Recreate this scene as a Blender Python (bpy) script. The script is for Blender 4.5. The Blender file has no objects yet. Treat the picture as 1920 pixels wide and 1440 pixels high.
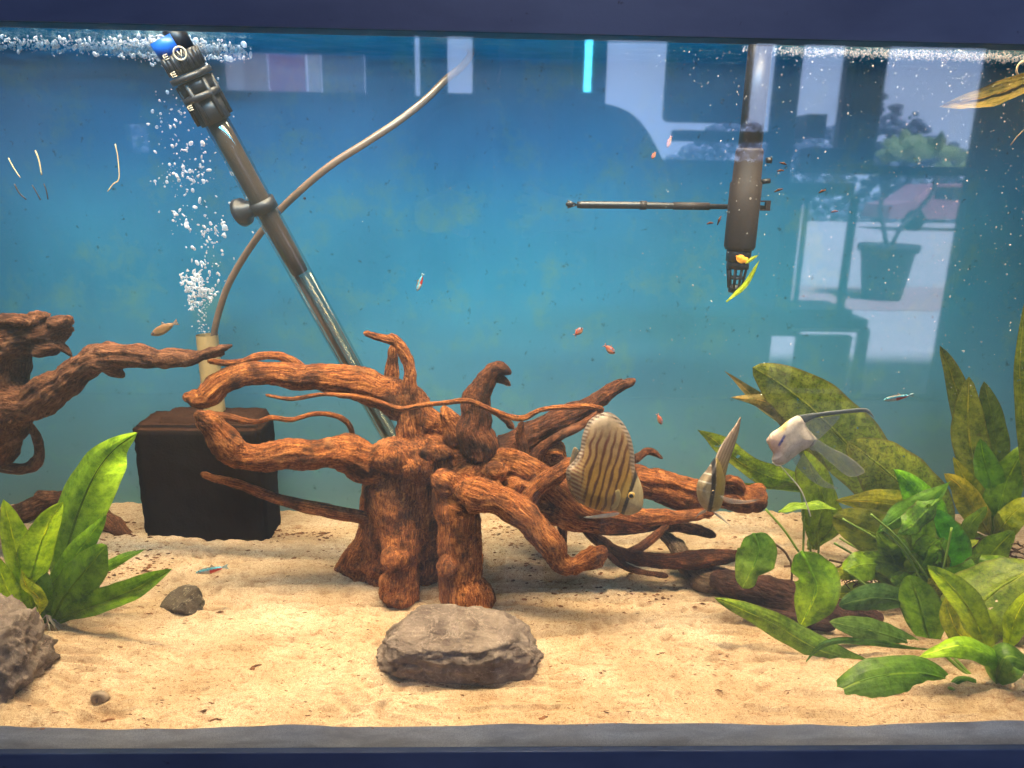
import bpy, bmesh, math, random
import numpy as np
from mathutils import Vector, Matrix, noise, kdtree, geometry
random.seed(7); np.random.seed(7)
scene = bpy.context.scene
COL = scene.collection

# ------------------------------------------------------------------ camera
FPX = 1385.0
CAM = Vector((0.0, -0.6, 0.514))
_p, _y, _r = math.radians(15.5), math.radians(1.7), math.radians(1.0)
_F = Vector((math.sin(_y) * math.cos(_p), math.cos(_y) * math.cos(_p), -math.sin(_p)))
_R0 = Vector((math.cos(_y), -math.sin(_y), 0)); _U0 = _R0.cross(_F)
_R = _R0 * math.cos(_r) + _U0 * math.sin(_r)
_U = _U0 * math.cos(_r) - _R0 * math.sin(_r)
cd = bpy.data.cameras.new('camera'); cam = bpy.data.objects.new('camera', cd); COL.objects.link(cam)
cd.sensor_width = 36.0; cd.lens = 36.0 * FPX / 1920.0; cd.clip_start = 0.01; cd.clip_end = 200
cam.matrix_world = Matrix(((_R.x, _U.x, -_F.x, CAM.x), (_R.y, _U.y, -_F.y, CAM.y), (_R.z, _U.z, -_F.z, CAM.z), (0, 0, 0, 1)))
scene.camera = cam

# ------------------------------------------------------------------ world, exposure
w = bpy.data.worlds.new('World'); scene.world = w; w.use_nodes = True
w.node_tree.nodes['Background'].inputs[0].default_value = (0.25, 0.35, 0.8, 1)
w.node_tree.nodes['Background'].inputs[1].default_value = 0.05
scene.view_settings.view_transform = 'Standard'; scene.view_settings.look = 'None'
scene.view_settings.exposure = 0.0; scene.view_settings.gamma = 1.0
scene.cycles.use_denoising = True
scene.cycles.max_bounces = 10; scene.cycles.transparent_max_bounces = 24
scene.cycles.diffuse_bounces = 3; scene.cycles.caustics_reflective = False; scene.cycles.caustics_refractive = False

# ------------------------------------------------------------------ lights
def area(name, loc, sx, sy, power, color, rot=(0, 0, 0), spread=180):
    l = bpy.data.lights.new(name, 'AREA'); l.shape = 'RECTANGLE'; l.size = sx; l.size_y = sy
    l.energy = power; l.color = color; l.spread = math.radians(spread)
    o = bpy.data.objects.new(name, l); COL.objects.link(o); o.location = loc; o.rotation_euler = rot
    return o
area('tank_lamp', (-0.02, 0.14, 0.80), 1.30, 0.05, 14.5, (1.0, 0.76, 0.45), spread=108)
area('tank_lamp_rear', (0.06, 0.335, 0.80), 1.50, 0.05, 3.6, (1.0, 0.84, 0.60), spread=66)
area('blue_wall_fill', (-0.16, 0.06, 0.79), 1.1, 0.05, 2.7, (0.16, 0.60, 1.0), (math.radians(48), 0, 0), spread=120)  # added blue fill, aimed at the back wall to light it softly
area('front_fill', (0.2, -1.9, 1.75), 1.6, 0.5, 16, (0.88, 0.84, 1.0), (math.radians(42), 0, 0), spread=150)  # added fill from behind the camera for the rims and front sand
sun = bpy.data.lights.new('sun', 'SUN'); sun.energy = 21; sun.angle = math.radians(8); sun.color = (0.74, 0.74, 1.0)
so = bpy.data.objects.new('sun', sun); COL.objects.link(so); so.rotation_euler = (math.radians(-20), math.radians(12), 0)

# ------------------------------------------------------------------ pixel helpers (measuring the photo)
def ray(px, py):
    return _R * ((px - 960) / FPX) - _U * ((py - 720) / FPX) + _F
def P(px, py, Y):
    d = ray(px, py); return CAM + d * ((Y - CAM.y) / d.y)
def pxs(px, py, Y):                      # metres per photo pixel there
    return (P(px, py, Y) - CAM).dot(_F) / FPX
def V(px, py, Yv):                       # a point seen mirrored in the front glass: stands behind the camera
    q = P(px, py, Yv); q.y = -q.y; return q

# ------------------------------------------------------------------ object helpers
def tag(o, label=None, cat=None, group=None, kind=None):
    if label: o['label'] = label
    if cat: o['category'] = cat
    if group: o['group'] = group
    if kind: o['kind'] = kind
    return o
def empty(name, loc, label, cat, group=None):
    o = bpy.data.objects.new(name, None); COL.objects.link(o); o.location = loc; o.empty_display_size = .02
    return tag(o, label, cat, group)
def link(name, me, mat=None, parent=None, smooth=True):
    if mat is not None and len(me.materials) == 0: me.materials.append(mat)
    if smooth: me.polygons.foreach_set('use_smooth', [True] * len(me.polygons))
    o = bpy.data.objects.new(name, me); COL.objects.link(o)
    if parent is not None:
        o.parent = parent; o.matrix_parent_inverse = Matrix.Translation(parent.location).inverted()
    return o
def mesh(name, v, f):
    me = bpy.data.meshes.new(name); me.from_pydata([tuple(q) for q in v], [], f); me.update(); return me
class MB:
    def __init__(s): s.v = []; s.f = []
    def add(s, v, f):
        n = len(s.v); s.v += [tuple(q) for q in v]; s.f += [tuple(i + n for i in q) for q in f]; return s
    def box(s, a, b):
        x0, x1 = sorted((a[0], b[0])); y0, y1 = sorted((a[1], b[1])); z0, z1 = sorted((a[2], b[2]))
        return s.add([(x0,y0,z0),(x1,y0,z0),(x1,y1,z0),(x0,y1,z0),(x0,y0,z1),(x1,y0,z1),(x1,y1,z1),(x0,y1,z1)],
              [(0,3,2,1),(4,5,6,7),(0,1,5,4),(1,2,6,5),(2,3,7,6),(3,0,4,7)])
    def tube(s, pts, rad, seg=12, caps=True):
        pts = [Vector(p) for p in pts]; n = len(pts)
        if not hasattr(rad, '__len__'): rad = [rad] * n
        t0 = (pts[1] - pts[0]).normalized()
        ref = Vector((0, 0, 1)) if abs(t0.z) < .9 else Vector((0, 1, 0))
        u = t0.cross(ref).normalized(); vs = []; fs = []
        for i in range(n):
            t = (pts[min(i + 1, n - 1)] - pts[max(i - 1, 0)])
            if t.length < 1e-9: t = t0
            t.normalize(); u = (u - t * u.dot(t)); u.normalize(); v = t.cross(u)
            for k in range(seg):
                a = 2 * math.pi * k / seg; vs.append(pts[i] + (u * math.cos(a) + v * math.sin(a)) * rad[i])
        for i in range(n - 1):
            for k in range(seg):
                a = i * seg + k; b = i * seg + (k + 1) % seg; fs.append((a, b, b + seg, a + seg))
        if caps: fs.append(tuple(range(seg))[::-1]); fs.append(tuple((n - 1) * seg + k for k in range(seg)))
        return s.add(vs, fs)
    def ball(s, c, r, sc=(1, 1, 1), seg=10, rings=7, rot=None):
        c = Vector(c); vs = [c + Vector((0, 0, r * sc[2]))]; fs = []
        R3 = rot
        def tr(q): return c + (R3 @ q if R3 else q)
        vs = [tr(Vector((0, 0, r * sc[2])))]
        for i in range(1, rings):
            th = math.pi * i / rings
            for k in range(seg):
                a = 2 * math.pi * k / seg
                vs.append(tr(Vector((r * sc[0] * math.sin(th) * math.cos(a), r * sc[1] * math.sin(th) * math.sin(a), r * sc[2] * math.cos(th)))))
        vs.append(tr(Vector((0, 0, -r * sc[2])))); L = len(vs) - 1
        for k in range(seg):
            fs.append((0, 1 + k, 1 + (k + 1) % seg)); b = 1 + (rings - 2) * seg
            fs.append((L, b + (k + 1) % seg, b + k))
        for i in range(rings - 2):
            for k in range(seg):
                a = 1 + i * seg + k; b = 1 + i * seg + (k + 1) % seg
                fs.append((a, a + seg, b + seg, b))
        return s.add(vs, fs)
    def build(s, name, mat, parent=None, smooth=True, bevel=0):
        me = mesh(name, s.v, s.f)
        if bevel:
            bm = bmesh.new(); bm.from_mesh(me)
            bmesh.ops.bevel(bm, geom=bm.edges[:] , offset=bevel, segments=2, affect='EDGES', profile=.5)
            bm.to_mesh(me); bm.free()
        return link(name, me, mat, parent, smooth)
def catmull(pts, step):
    """pts: list of tuples of equal length (x,y,z,r..) -> resampled"""
    P_ = [np.array(p, float) for p in pts]; P_ = [2 * P_[0] - P_[1]] + P_ + [2 * P_[-1] - P_[-2]]; out = []
    for i in range(1, len(P_) - 2):
        a, b, c, d = P_[i - 1:i + 3]; n = max(2, int(np.linalg.norm((c - b)[:3]) / step) + 1)
        for k in range(n):
            t = k / n
            out.append(.5 * (2 * b + (c - a) * t + (2 * a - 5 * b + 4 * c - d) * t * t + (3 * b - a - 3 * c + d) * t ** 3))
    out.append(P_[-2]); return out
def NZ(v, s=1.0, o=0.0): return noise.noise(Vector((v[0] * s + o, v[1] * s + o * 1.7, v[2] * s - o)))

# ------------------------------------------------------------------ materials
class NT:
    def __init__(s, name):
        s.m = bpy.data.materials.new(name); s.m.use_nodes = True; s.t = s.m.node_tree; s.t.nodes.clear()
        s.out = s.n('ShaderNodeOutputMaterial')
    def n(s, typ, **kw):
        nd = s.t.nodes.new(typ)
        for k, v in kw.items():
            if k.startswith('i_'): nd.inputs[k[2:].replace('_', ' ')].default_value = v
            else: setattr(nd, k, v)
        return nd
    def l(s, a, b): s.t.links.new(a, b)
    def ramp(s, fac, stops):
        r = s.n('ShaderNodeValToRGB'); e = r.color_ramp.elements
        while len(e) < len(stops): e.new(.5)
        for i, (p, c) in enumerate(stops): e[i].position = p; e[i].color = (*c, 1) if len(c) == 3 else c
        s.l(fac, r.inputs[0]); return r.outputs[0]
    def noise(s, vec, scale, detail=5, rough=.6, dist=0):
        q = s.n('ShaderNodeTexNoise'); q.inputs['Scale'].default_value = scale; q.inputs['Detail'].default_value = detail
        q.inputs['Roughness'].default_value = rough; q.inputs['Distortion'].default_value = dist
        if vec is not None: s.l(vec, q.inputs['Vector'])
        return q.outputs['Fac']
    def math(s, op, a, b=None, clamp=False):
        q = s.n('ShaderNodeMath', operation=op, use_clamp=clamp)
        for i, x in enumerate((a, b)):
            if x is None: continue
            if isinstance(x, (int, float)): q.inputs[i].default_value = x
            else: s.l(x, q.inputs[i])
        return q.outputs[0]
    def mix(s, fac, a, b, mode='MIX'):
        q = s.n('ShaderNodeMix', data_type='RGBA', blend_type=mode)
        for i, x in ((0, fac), (6, a), (7, b)):
            if isinstance(x, (int, float)): q.inputs[i].default_value = x
            elif isinstance(x, tuple): q.inputs[i].default_value = (*x, 1) if len(x) == 3 else x
            else: s.l(x, q.inputs[i])
        return q.outputs[2]
    def pos(s): return s.n('ShaderNodeNewGeometry').outputs['Position']
    def attr(s, name): return s.n('ShaderNodeAttribute', attribute_name=name)
    def mapping(s, vec, scale=(1, 1, 1)):
        q = s.n('ShaderNodeMapping'); q.inputs['Scale'].default_value = scale; s.l(vec, q.inputs[0]); return q.outputs[0]
    def bump(s, h, strength=.5, dist=.002):
        q = s.n('ShaderNodeBump'); q.inputs['Strength'].default_value = strength; q.inputs['Distance'].default_value = dist
        s.l(h, q.inputs['Height']); return q.outputs[0]
    def bsdf(s, color, rough=.6, spec=.5, normal=None, alpha=None, metal=0, **kw):
        b = s.n('ShaderNodeBsdfPrincipled')
        if isinstance(color, tuple): b.inputs['Base Color'].default_value = (*color, 1)
        else: s.l(color, b.inputs['Base Color'])
        if isinstance(rough, (int, float)): b.inputs['Roughness'].default_value = rough
        else: s.l(rough, b.inputs['Roughness'])
        b.inputs['Specular IOR Level'].default_value = spec; b.inputs['Metallic'].default_value = metal
        if normal: s.l(normal, b.inputs['Normal'])
        if alpha is not None:
            if isinstance(alpha, (int, float)): b.inputs['Alpha'].default_value = alpha
            else: s.l(alpha, b.inputs['Alpha'])
        return b.outputs[0]
    def done(s, sh): s.l(sh, s.out.inputs[0]); return s.m
def plain(name, color, rough=.6, spec=.4, var=.25, scale=60, bump=.15, alpha=None, metal=0):
    t = NT(name); n1 = t.noise(t.pos(), scale, 6)
    c = t.mix(n1, tuple(x * (1 - var) for x in color), tuple(min(1, x * (1 + var)) for x in color))
    return t.done(t.bsdf(c, rough, spec, t.bump(n1, bump, .001), alpha, metal))

# sand
t = NT('sand'); p = t.pos()
big = t.noise(p, 9, 6, .6); fine = t.noise(p, 900, 3, .7); mid = t.noise(t.mapping(p, (40, 110, 40)), 1, 8, .7, .6)
c = t.ramp(big, [(.34, (.58, .42, .25)), (.5, (.72, .55, .36)), (.66, (.84, .68, .48))])
c = t.mix(t.ramp(mid, [(.33, (.7, .7, .7)), (.46, (0, 0, 0))]), c, (.38, .20, .10))
fine2 = t.noise(p, 260, 4, .8)
hl = t.attr('hollow').outputs['Fac']; hl = t.math('MULTIPLY', t.math('MULTIPLY', hl, t.ramp(t.noise(p, 130, 5, .8), [(.40, (0, 0, 0)), (.60, (1, 1, 1))])), .8, True)
c = t.mix(hl, c, (.30, .16, .075))        # brown silt tone, painted into the hollows to bring out the ripple shading
c = t.mix(t.ramp(fine, [(.30, (.85, .85, .85)), (.62, (0, 0, 0))]), c, t.mix(1.0, c, (.42, .32, .26), 'MULTIPLY'))
c = t.mix(t.ramp(fine2, [(.34, (.75, .75, .75)), (.50, (0, 0, 0))]), c, t.mix(1.0, c, (.58, .42, .32), 'MULTIPLY'))
grain = t.n('ShaderNodeTexVoronoi'); grain.inputs['Scale'].default_value = 650; t.l(p, grain.inputs['Vector'])
spk = t.ramp(t.noise(p, 420, 2, .5), [(.66, (0, 0, 0)), (.72, (1, 1, 1))])
c = t.mix(spk, c, (.22, .10, .05))
M_SAND = t.done(t.bsdf(c, .95, .1, t.bump(t.math('ADD', t.math('ADD', fine, fine2), t.math('MULTIPLY', mid, 1.4)), .9, .0022)))

t = NT('paled_sand_edge'); p = t.pos()  # paler than the sand bed, colour stands in for light missing at the glass
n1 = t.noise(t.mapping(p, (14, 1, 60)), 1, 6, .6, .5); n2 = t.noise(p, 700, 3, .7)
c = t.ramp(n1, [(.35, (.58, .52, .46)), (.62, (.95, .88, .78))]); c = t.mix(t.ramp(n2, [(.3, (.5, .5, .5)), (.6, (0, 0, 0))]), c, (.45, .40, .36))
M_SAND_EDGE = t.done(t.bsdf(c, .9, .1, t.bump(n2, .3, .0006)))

# painted back wall
t = NT('back_paint'); p = t.pos()
n1 = t.noise(p, 5, 5, .6); streak = t.noise(t.mapping(p, (120, 1, 9)), 1, 5, .65); specks = t.noise(p, 70, 5, .75)
c = t.ramp(n1, [(.3, (.020, .185, .32)), (.7, (.030, .245, .41))])
c = t.mix(t.ramp(streak, [(.38, (.22, .22, .22)), (.6, (0, 0, 0))]), c, (.035, .22, .40))
sepz = t.n('ShaderNodeSeparateXYZ'); t.l(p, sepz.inputs[0])
low = t.n('ShaderNodeMapRange'); low.inputs[1].default_value = .36; low.inputs[2].default_value = .0; t.l(sepz.outputs[2], low.inputs[0])
foot_tone = t.math('MULTIPLY', low.outputs[0], .88)                      # grey-teal tone growing towards the foot of the wall
c = t.mix(foot_tone, c, (.125, .21, .21))
patch = t.ramp(t.noise(p, 16, 6, .7), [(.52, (0, 0, 0)), (.70, (.6, .6, .6))])
c = t.mix(patch, c, (.10, .26, .24))
c = t.mix(t.ramp(specks, [(.61, (0, 0, 0)), (.70, (.8, .8, .8))]), c, (.015, .07, .08))
M_WALL = t.done(t.bsdf(c, .75, .2))

# wood: attribute 'grain' runs along each branch
def wood_mat(name, dark, midc, light, patch=(.4, .62)):
    t = NT(name); g = t.attr('grain').outputs['Vector']; p = t.pos()
    fib = t.noise(g, 1.0, 8, .72, .6); lump = t.noise(p, 34, 6, .65); fuzz = t.noise(p, 420, 4, .8)
    c = t.ramp(t.math('ADD', t.math('MULTIPLY', fib, .72), t.math('MULTIPLY', fuzz, .28)), [(.38, dark), (.49, midc), (.62, light)])
    c = t.mix(t.ramp(lump, [(patch[0], (.85, .85, .85)), (patch[1], (0, 0, 0))]), c, dark)
    pits = t.ramp(t.noise(p, 85, 4, .7), [(.62, (0, 0, 0)), (.7, (.8, .8, .8))])
    c = t.mix(pits, c, tuple(x * .55 for x in dark))
    pale = t.ramp(t.noise(p, 21, 6, .7, .8), [(.57, (0, 0, 0)), (.72, (.55, .55, .55))])
    c = t.mix(pale, c, tuple(min(1, x * 1.0 + .05) for x in light))
    film = t.ramp(t.noise(p, 13, 6, .7, .5), [(.54, (0, 0, 0)), (.70, (.6, .6, .6))])
    c = t.mix(film, c, tuple(x * .45 + .012 for x in midc))
    h = t.math('ADD', t.math('MULTIPLY', fib, 1.6), fuzz)
    return t.done(t.bsdf(c, .8, .25, t.bump(h, 1.0, .0034)))
M_WOOD = wood_mat('driftwood_bark', (.034, .009, .004), (.30, .082, .020), (.80, .31, .080), (.36, .54))
M_WOOD_RD = wood_mat('dark_red_bark', (.018, .006, .004), (.115, .032, .012), (.38, .13, .045), (.38, .60))
M_WOOD_DK = wood_mat('dark_driftwood_bark', (.020, .009, .007), (.075, .028, .017), (.20, .08, .045), (.40, .60))
M_WOOD_L = wood_mat('brown_driftwood_bark', (.040, .014, .009), (.19, .070, .032), (.42, .19, .09), (.36, .54))
M_WOOD_G = wood_mat('grey_driftwood_bark', (.030, .020, .014), (.14, .085, .05), (.30, .20, .12), (.36, .56))
t = NT('wood_fuzz'); M_FUZZ = t.done(t.bsdf((.36, .15, .055), .9, .1))

# stone
def stone_mat(name, a, b, vein):
    t = NT(name); p = t.pos()
    n1 = t.noise(p, 38, 8, .65, .3); n2 = t.noise(p, 160, 6, .75); n3 = t.noise(p, 22, 7, .6, 1.4)
    c = t.ramp(n1, [(.36, a), (.62, b)])
    vn = t.math('ABSOLUTE', t.math('SUBTRACT', n3, .5))
    c = t.mix(t.ramp(vn, [(.0, (.7, .7, .7)), (.010, (0, 0, 0))]), c, vein)
    c = t.mix(t.ramp(n2, [(.55, (0, 0, 0)), (.75, (.7, .7, .7))]), c, vein)
    c = t.mix(t.ramp(n2, [(.28, (.6, .6, .6)), (.42, (0, 0, 0))]), c, tuple(x * .35 for x in a))
    return t.done(t.bsdf(c, .7, .3, t.bump(t.math('ADD', n2, n1), 1.0, .0045)))
M_ROCK = stone_mat('grey_stone', (.12, .085, .070), (.26, .20, .165), (.44, .35, .29))
M_ROCK_DK = stone_mat('dark_stone', (.05, .035, .025), (.12, .09, .06), (.5, .42, .30))

# leaves: 'tint' vertex colour, 'spots' amount, UV (u along, v across)
t = NT('leaf'); tint = t.attr('tint').outputs['Color']; sp = t.attr('spots').outputs['Fac']
uv = t.n('ShaderNodeUVMap'); uv.uv_map = 'UVMap'; su = t.n('ShaderNodeSeparateXYZ'); t.l(uv.outputs[0], su.inputs[0])
p = t.pos()
tint = t.mix(1.0, tint, (2.15, 1.95, 1.1), 'MULTIPLY')
c = t.mix(t.ramp(t.noise(p, 70, 7, .7), [(.36, (.95, .95, .95)), (.60, (.0, .0, .0))]), tint, t.mix(1.0, tint, (.26, .38, .25), 'MULTIPLY'))
vv = t.math('ABSOLUTE', t.math('SUBTRACT', su.outputs[1], .5))
ribs = t.math('ABSOLUTE', t.math('SINE', t.math('MULTIPLY', t.math('ADD', su.outputs[1], t.math('MULTIPLY', su.outputs[0], .12)), 24.0)))
c = t.mix(t.ramp(ribs, [(.0, (.16, .16, .16)), (.12, (0, 0, 0))]), c, t.mix(1.0, tint, (1.5, 1.35, 1.2), 'MULTIPLY'))
c = t.mix(t.ramp(vv, [(.010, (.9, .9, .9)), (.034, (0, 0, 0))]), c, t.mix(1.0, tint, (1.9, 1.5, 1.3), 'MULTIPLY'))
spn = t.ramp(t.noise(p, 230, 5, .8), [(.50, (0, 0, 0)), (.60, (.85, .85, .85))])
c = t.mix(t.math('MULTIPLY', spn, sp), c, (.055, .040, .016))
blot = t.ramp(t.noise(p, 48, 5, .7), [(.60, (0, 0, 0)), (.68, (1, 1, 1))])
c = t.mix(t.math('MULTIPLY', blot, t.math('MULTIPLY', sp, .7)), c, (.16, .10, .03))
cv = t.math('ABSOLUTE', t.math('SINE', t.math('ADD', t.math('MULTIPLY', su.outputs[0], 62.0), t.math('MULTIPLY', vv, 34.0))))
c = t.mix(t.ramp(cv, [(.0, (.30, .30, .30)), (.10, (0, 0, 0))]), c, t.mix(1.0, tint, (1.35, 1.25, 1.1), 'MULTIPLY'))
edge = t.ramp(t.math('ADD', vv, t.math('MULTIPLY', t.noise(p, 90, 4, .7), .12)), [(.50, (0, 0, 0)), (.56, (.8, .8, .8))])
c = t.mix(t.math('MULTIPLY', edge, t.math('MINIMUM', t.math('ADD', sp, .25), 1.0)), c, (.15, .11, .03))
nb = t.bump(t.math('ADD', t.noise(p, 120, 4), t.math('MULTIPLY', ribs, .12)), .8, .0016)
b = t.bsdf(c, .38, .45, nb); tr = t.n('ShaderNodeBsdfTranslucent'); t.l(c, tr.inputs[0]); t.l(nb, tr.inputs[1])
ms = t.n('ShaderNodeMixShader'); ms.inputs[0].default_value = .56; t.l(b, ms.inputs[1]); t.l(tr.outputs[0], ms.inputs[2])
hole = t.math('GREATER_THAN', t.math('MULTIPLY', t.ramp(t.noise(p, 62, 5, .65), [(.66, (0, 0, 0)), (.70, (1, 1, 1))]), sp), .12)
th = t.n('ShaderNodeBsdfTransparent'); mh = t.n('ShaderNodeMixShader'); t.l(hole, mh.inputs[0]); t.l(ms.outputs[0], mh.inputs[1]); t.l(th.outputs[0], mh.inputs[2])
M_LEAF = t.done(mh.outputs[0])
M_STALK = plain('leaf_stalk', (.16, .26, .03), .5, .4)
M_ROOT = plain('plant_root', (.10, .055, .03), .8, .2)
M_ROOT_PALE = plain('pale_root', (.45, .38, .26), .7, .2)

# fish: vertex colours
def fish_mat(name, rough=.4, sss=0.0):
    t = NT(name); a = t.attr('tint'); n1 = t.noise(t.pos(), 500, 3)
    sc = t.n('ShaderNodeTexVoronoi'); sc.inputs['Scale'].default_value = 420; t.l(t.pos(), sc.inputs['Vector'])
    b = t.bsdf(t.mix(1.0, a.outputs['Color'], t.ramp(t.noise(t.pos(), 130, 5, .7), [(.3, (.62, .58, .52)), (.7, (1, .97, .92))]), 'MULTIPLY'), rough, .35, t.bump(sc.outputs['Distance'], .25, .0006), a.outputs['Alpha'])
    return t.done(b)
M_FISH = fish_mat('fish_skin', .5)
M_EYE = plain('fish_eye', (.01, .008, .012), .12, .8, bump=0)
M_EYE_RING = plain('eye_ring', (.45, .28, .06), .3, .6, bump=0)
M_EYE_BLUE = plain('pale_eye', (.05, .06, .22), .2, .8, bump=0)

M_BLACK = plain('black_plastic', (.018, .017, .020), .4, .5, .3, 90)
M_BROWNPL = plain('brown_stained_plastic', (.026, .018, .017), .6, .3, .35, 40)
M_SPONGE = plain('sponge', (.010, .006, .005), .95, .05, .5, 260, .9)
M_SPONGE_TOP = plain('silted_sponge', (.034, .015, .009), .95, .05, .85, 150, 1.0)
M_TUBE_TAN = plain('tan_tube', (.42, .30, .14), .4, .5, .3, 50)
M_HOSE = plain('air_hose', (.22, .145, .10), .25, .7, .35, 45)
M_BLUEPL = plain('blue_plastic', (.02, .13, .55), .35, .5, .2, 40)
M_METAL = plain('heater_coil', (.55, .50, .42), .25, .8, .3, 200, metal=.8)
M_CERAMIC = plain('heater_sleeve', (.12, .07, .05), .4, .6, .45, 50)
M_ORANGE = plain('orange_plastic', (.75, .32, .05), .5, .5)
M_LABEL = plain('pale_print', (.62, .52, .38), .5, .4, bump=0)
M_SHELL = plain('snail_shell', (.26, .19, .13), .5, .5, .5, 120)

def trim_mat():
    t = NT('tank_trim_plastic'); p = t.pos()
    n1 = t.noise(t.mapping(p, (6, 6, 14)), 1, 4); n2 = t.noise(p, 350, 4, .7)
    c = t.ramp(n1, [(.35, (.030, .052, .125)), (.65, (.055, .085, .175))])
    c = t.mix(t.ramp(t.noise(p, 60, 5, .7), [(.66, (0, 0, 0)), (.72, (.7, .7, .7))]), c, (.012, .014, .03))
    return t.done(t.bsdf(c, .45, .4, t.bump(n2, .15, .0006)))
M_TRIM = trim_mat()
t = NT('silicone'); M_SIL = t.done(t.bsdf((.02, .022, .03), .3, .5))

# clear things: transparent for light, mirror by Fresnel
def clear_mat(name, ior, mult, tint=(1, 1, 1), rough=0.0, bumpn=None):
    t = NT(name); fr = t.n('ShaderNodeLayerWeight'); fr.inputs[0].default_value = .5
    f0 = ((ior - 1) / (ior + 1)) ** 2; fo = t.math('ADD', t.math('MULTIPLY', t.math('POWER', fr.outputs['Facing'], 5.0), 1 - f0), f0)
    gl = t.n('ShaderNodeBsdfGlossy'); gl.inputs['Roughness'].default_value = rough
    tr = t.n('ShaderNodeBsdfTransparent'); tr.inputs[0].default_value = (*tint, 1)
    if bumpn:
        h = t.noise(t.mapping(t.pos(), bumpn[0]), 1, 3); b = t.bump(h, bumpn[1], bumpn[2]); t.l(b, gl.inputs['Normal'])
    ms = t.n('ShaderNodeMixShader'); t.l(t.math('MULTIPLY', fo, mult, True), ms.inputs[0])
    t.l(tr.outputs[0], ms.inputs[1]); t.l(gl.outputs[0], ms.inputs[2]); return t.done(ms.outputs[0])
M_GLASS = clear_mat('front_glass', 1.52, 1.6, (.97, .99, .985), rough=.026)
nt = M_GLASS.node_tree; t = NT.__new__(NT); t.m = M_GLASS; t.t = nt; t.out = nt.nodes['Material Output']; old = t.out.inputs[0].links[0].from_socket   # milky film added to the pane, standing in for the water's haze
df = t.n('ShaderNodeBsdfDiffuse'); df.inputs[0].default_value = (.62, .80, .95, 1); ts = t.n('ShaderNodeBsdfTranslucent'); ts.inputs[0].default_value = (.62, .80, .95, 1)
ad = t.n('ShaderNodeMixShader'); t.l(df.outputs[0], ad.inputs[1]); t.l(ts.outputs[0], ad.inputs[2]); ms = t.n('ShaderNodeMixShader')
fm = t.ramp(t.noise(t.mapping(t.pos(), (5, 5, 3)), 1, 5, .6), [(.3, (.012, .012, .012)), (.7, (.034, .034, .034))])
t.l(fm, ms.inputs[0]); t.l(old, ms.inputs[1]); t.l(ad.outputs[0], ms.inputs[2]); t.done(ms.outputs[0])
M_TUBEGLASS = clear_mat('tube_glass', 1.5, 2.2, (.80, .86, .84))
# water skin: nearly opaque mirror when seen edge-on from below
t = NT('water_skin'); lw = t.n('ShaderNodeLayerWeight'); lw.inputs[0].default_value = .35
h = t.noise(t.mapping(t.pos(), (26, 60, 1)), 1, 5, .65, .8); bp = t.bump(h, .9, .006)
gl = t.n('ShaderNodeBsdfGlossy'); gl.inputs['Roughness'].default_value = .06; gl.inputs[0].default_value = (.75, .95, .92, 1); t.l(bp, gl.inputs['Normal'])
tr = t.n('ShaderNodeBsdfTransparent'); ms = t.n('ShaderNodeMixShader')
f = t.ramp(lw.outputs['Facing'], [(.45, (.03, .03, .03)), (.75, (.9, .9, .9))])
t.l(f, ms.inputs[0]); t.l(tr.outputs[0], ms.inputs[1]); t.l(gl.outputs[0], ms.inputs[2]); M_WATER = t.done(ms.outputs[0])
t = NT('air_bubble'); M_BUB = None
lw = t.n('ShaderNodeLayerWeight'); lw.inputs[0].default_value = .5
tr = t.n('ShaderNodeBsdfTransparent'); tr.inputs[0].default_value = (.93, .97, 1, 1); ms = t.n('ShaderNodeMixShader')
b = t.bsdf((.95, .93, .92), .08, 1.0)
t.l(t.ramp(lw.outputs['Facing'], [(.12, (.16, .16, .16)), (.8, (.80, .80, .80))]), ms.inputs[0]); t.l(tr.outputs[0], ms.inputs[1]); t.l(b, ms.inputs[2])
M_BUB = t.done(ms.outputs[0])
t = NT('foam'); lw = t.n('ShaderNodeLayerWeight'); lw.inputs[0].default_value = .5
tr = t.n('ShaderNodeBsdfTransparent'); ms = t.n('ShaderNodeMixShader'); b = t.bsdf((.95, .94, .97), .1, 1.0)
t.l(t.ramp(lw.outputs['Facing'], [(.1, (.45, .45, .45)), (.7, (.95, .95, .95))]), ms.inputs[0]); t.l(tr.outputs[0], ms.inputs[1]); t.l(b, ms.inputs[2])
M_FOAM = t.done(ms.outputs[0])
t = NT('debris'); oi = t.noise(t.pos(), 130, 2)
M_DEBRIS = t.done(t.bsdf(t.ramp(oi, [(.35, (.05, .02, .01)), (.65, (.24, .10, .045))]), .9, .1))

# ================================================================== THE TANK
TX0, TX1, TY = -0.86, 1.02, 0.487
MB().box((TX0, TY, -.08), (TX1, TY + .012, .71)).build('back_wall', M_WALL, smooth=False)['kind'] = 'structure'
MB().box((TX0 - .012, 0, -.08), (TX0, TY + .012, .71)).build('left_end_wall', M_WALL, smooth=False)['kind'] = 'structure'
MB().box((TX1, 0, -.08), (TX1 + .012, TY + .012, .71)).build('right_end_wall', M_WALL, smooth=False)['kind'] = 'structure'

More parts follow.
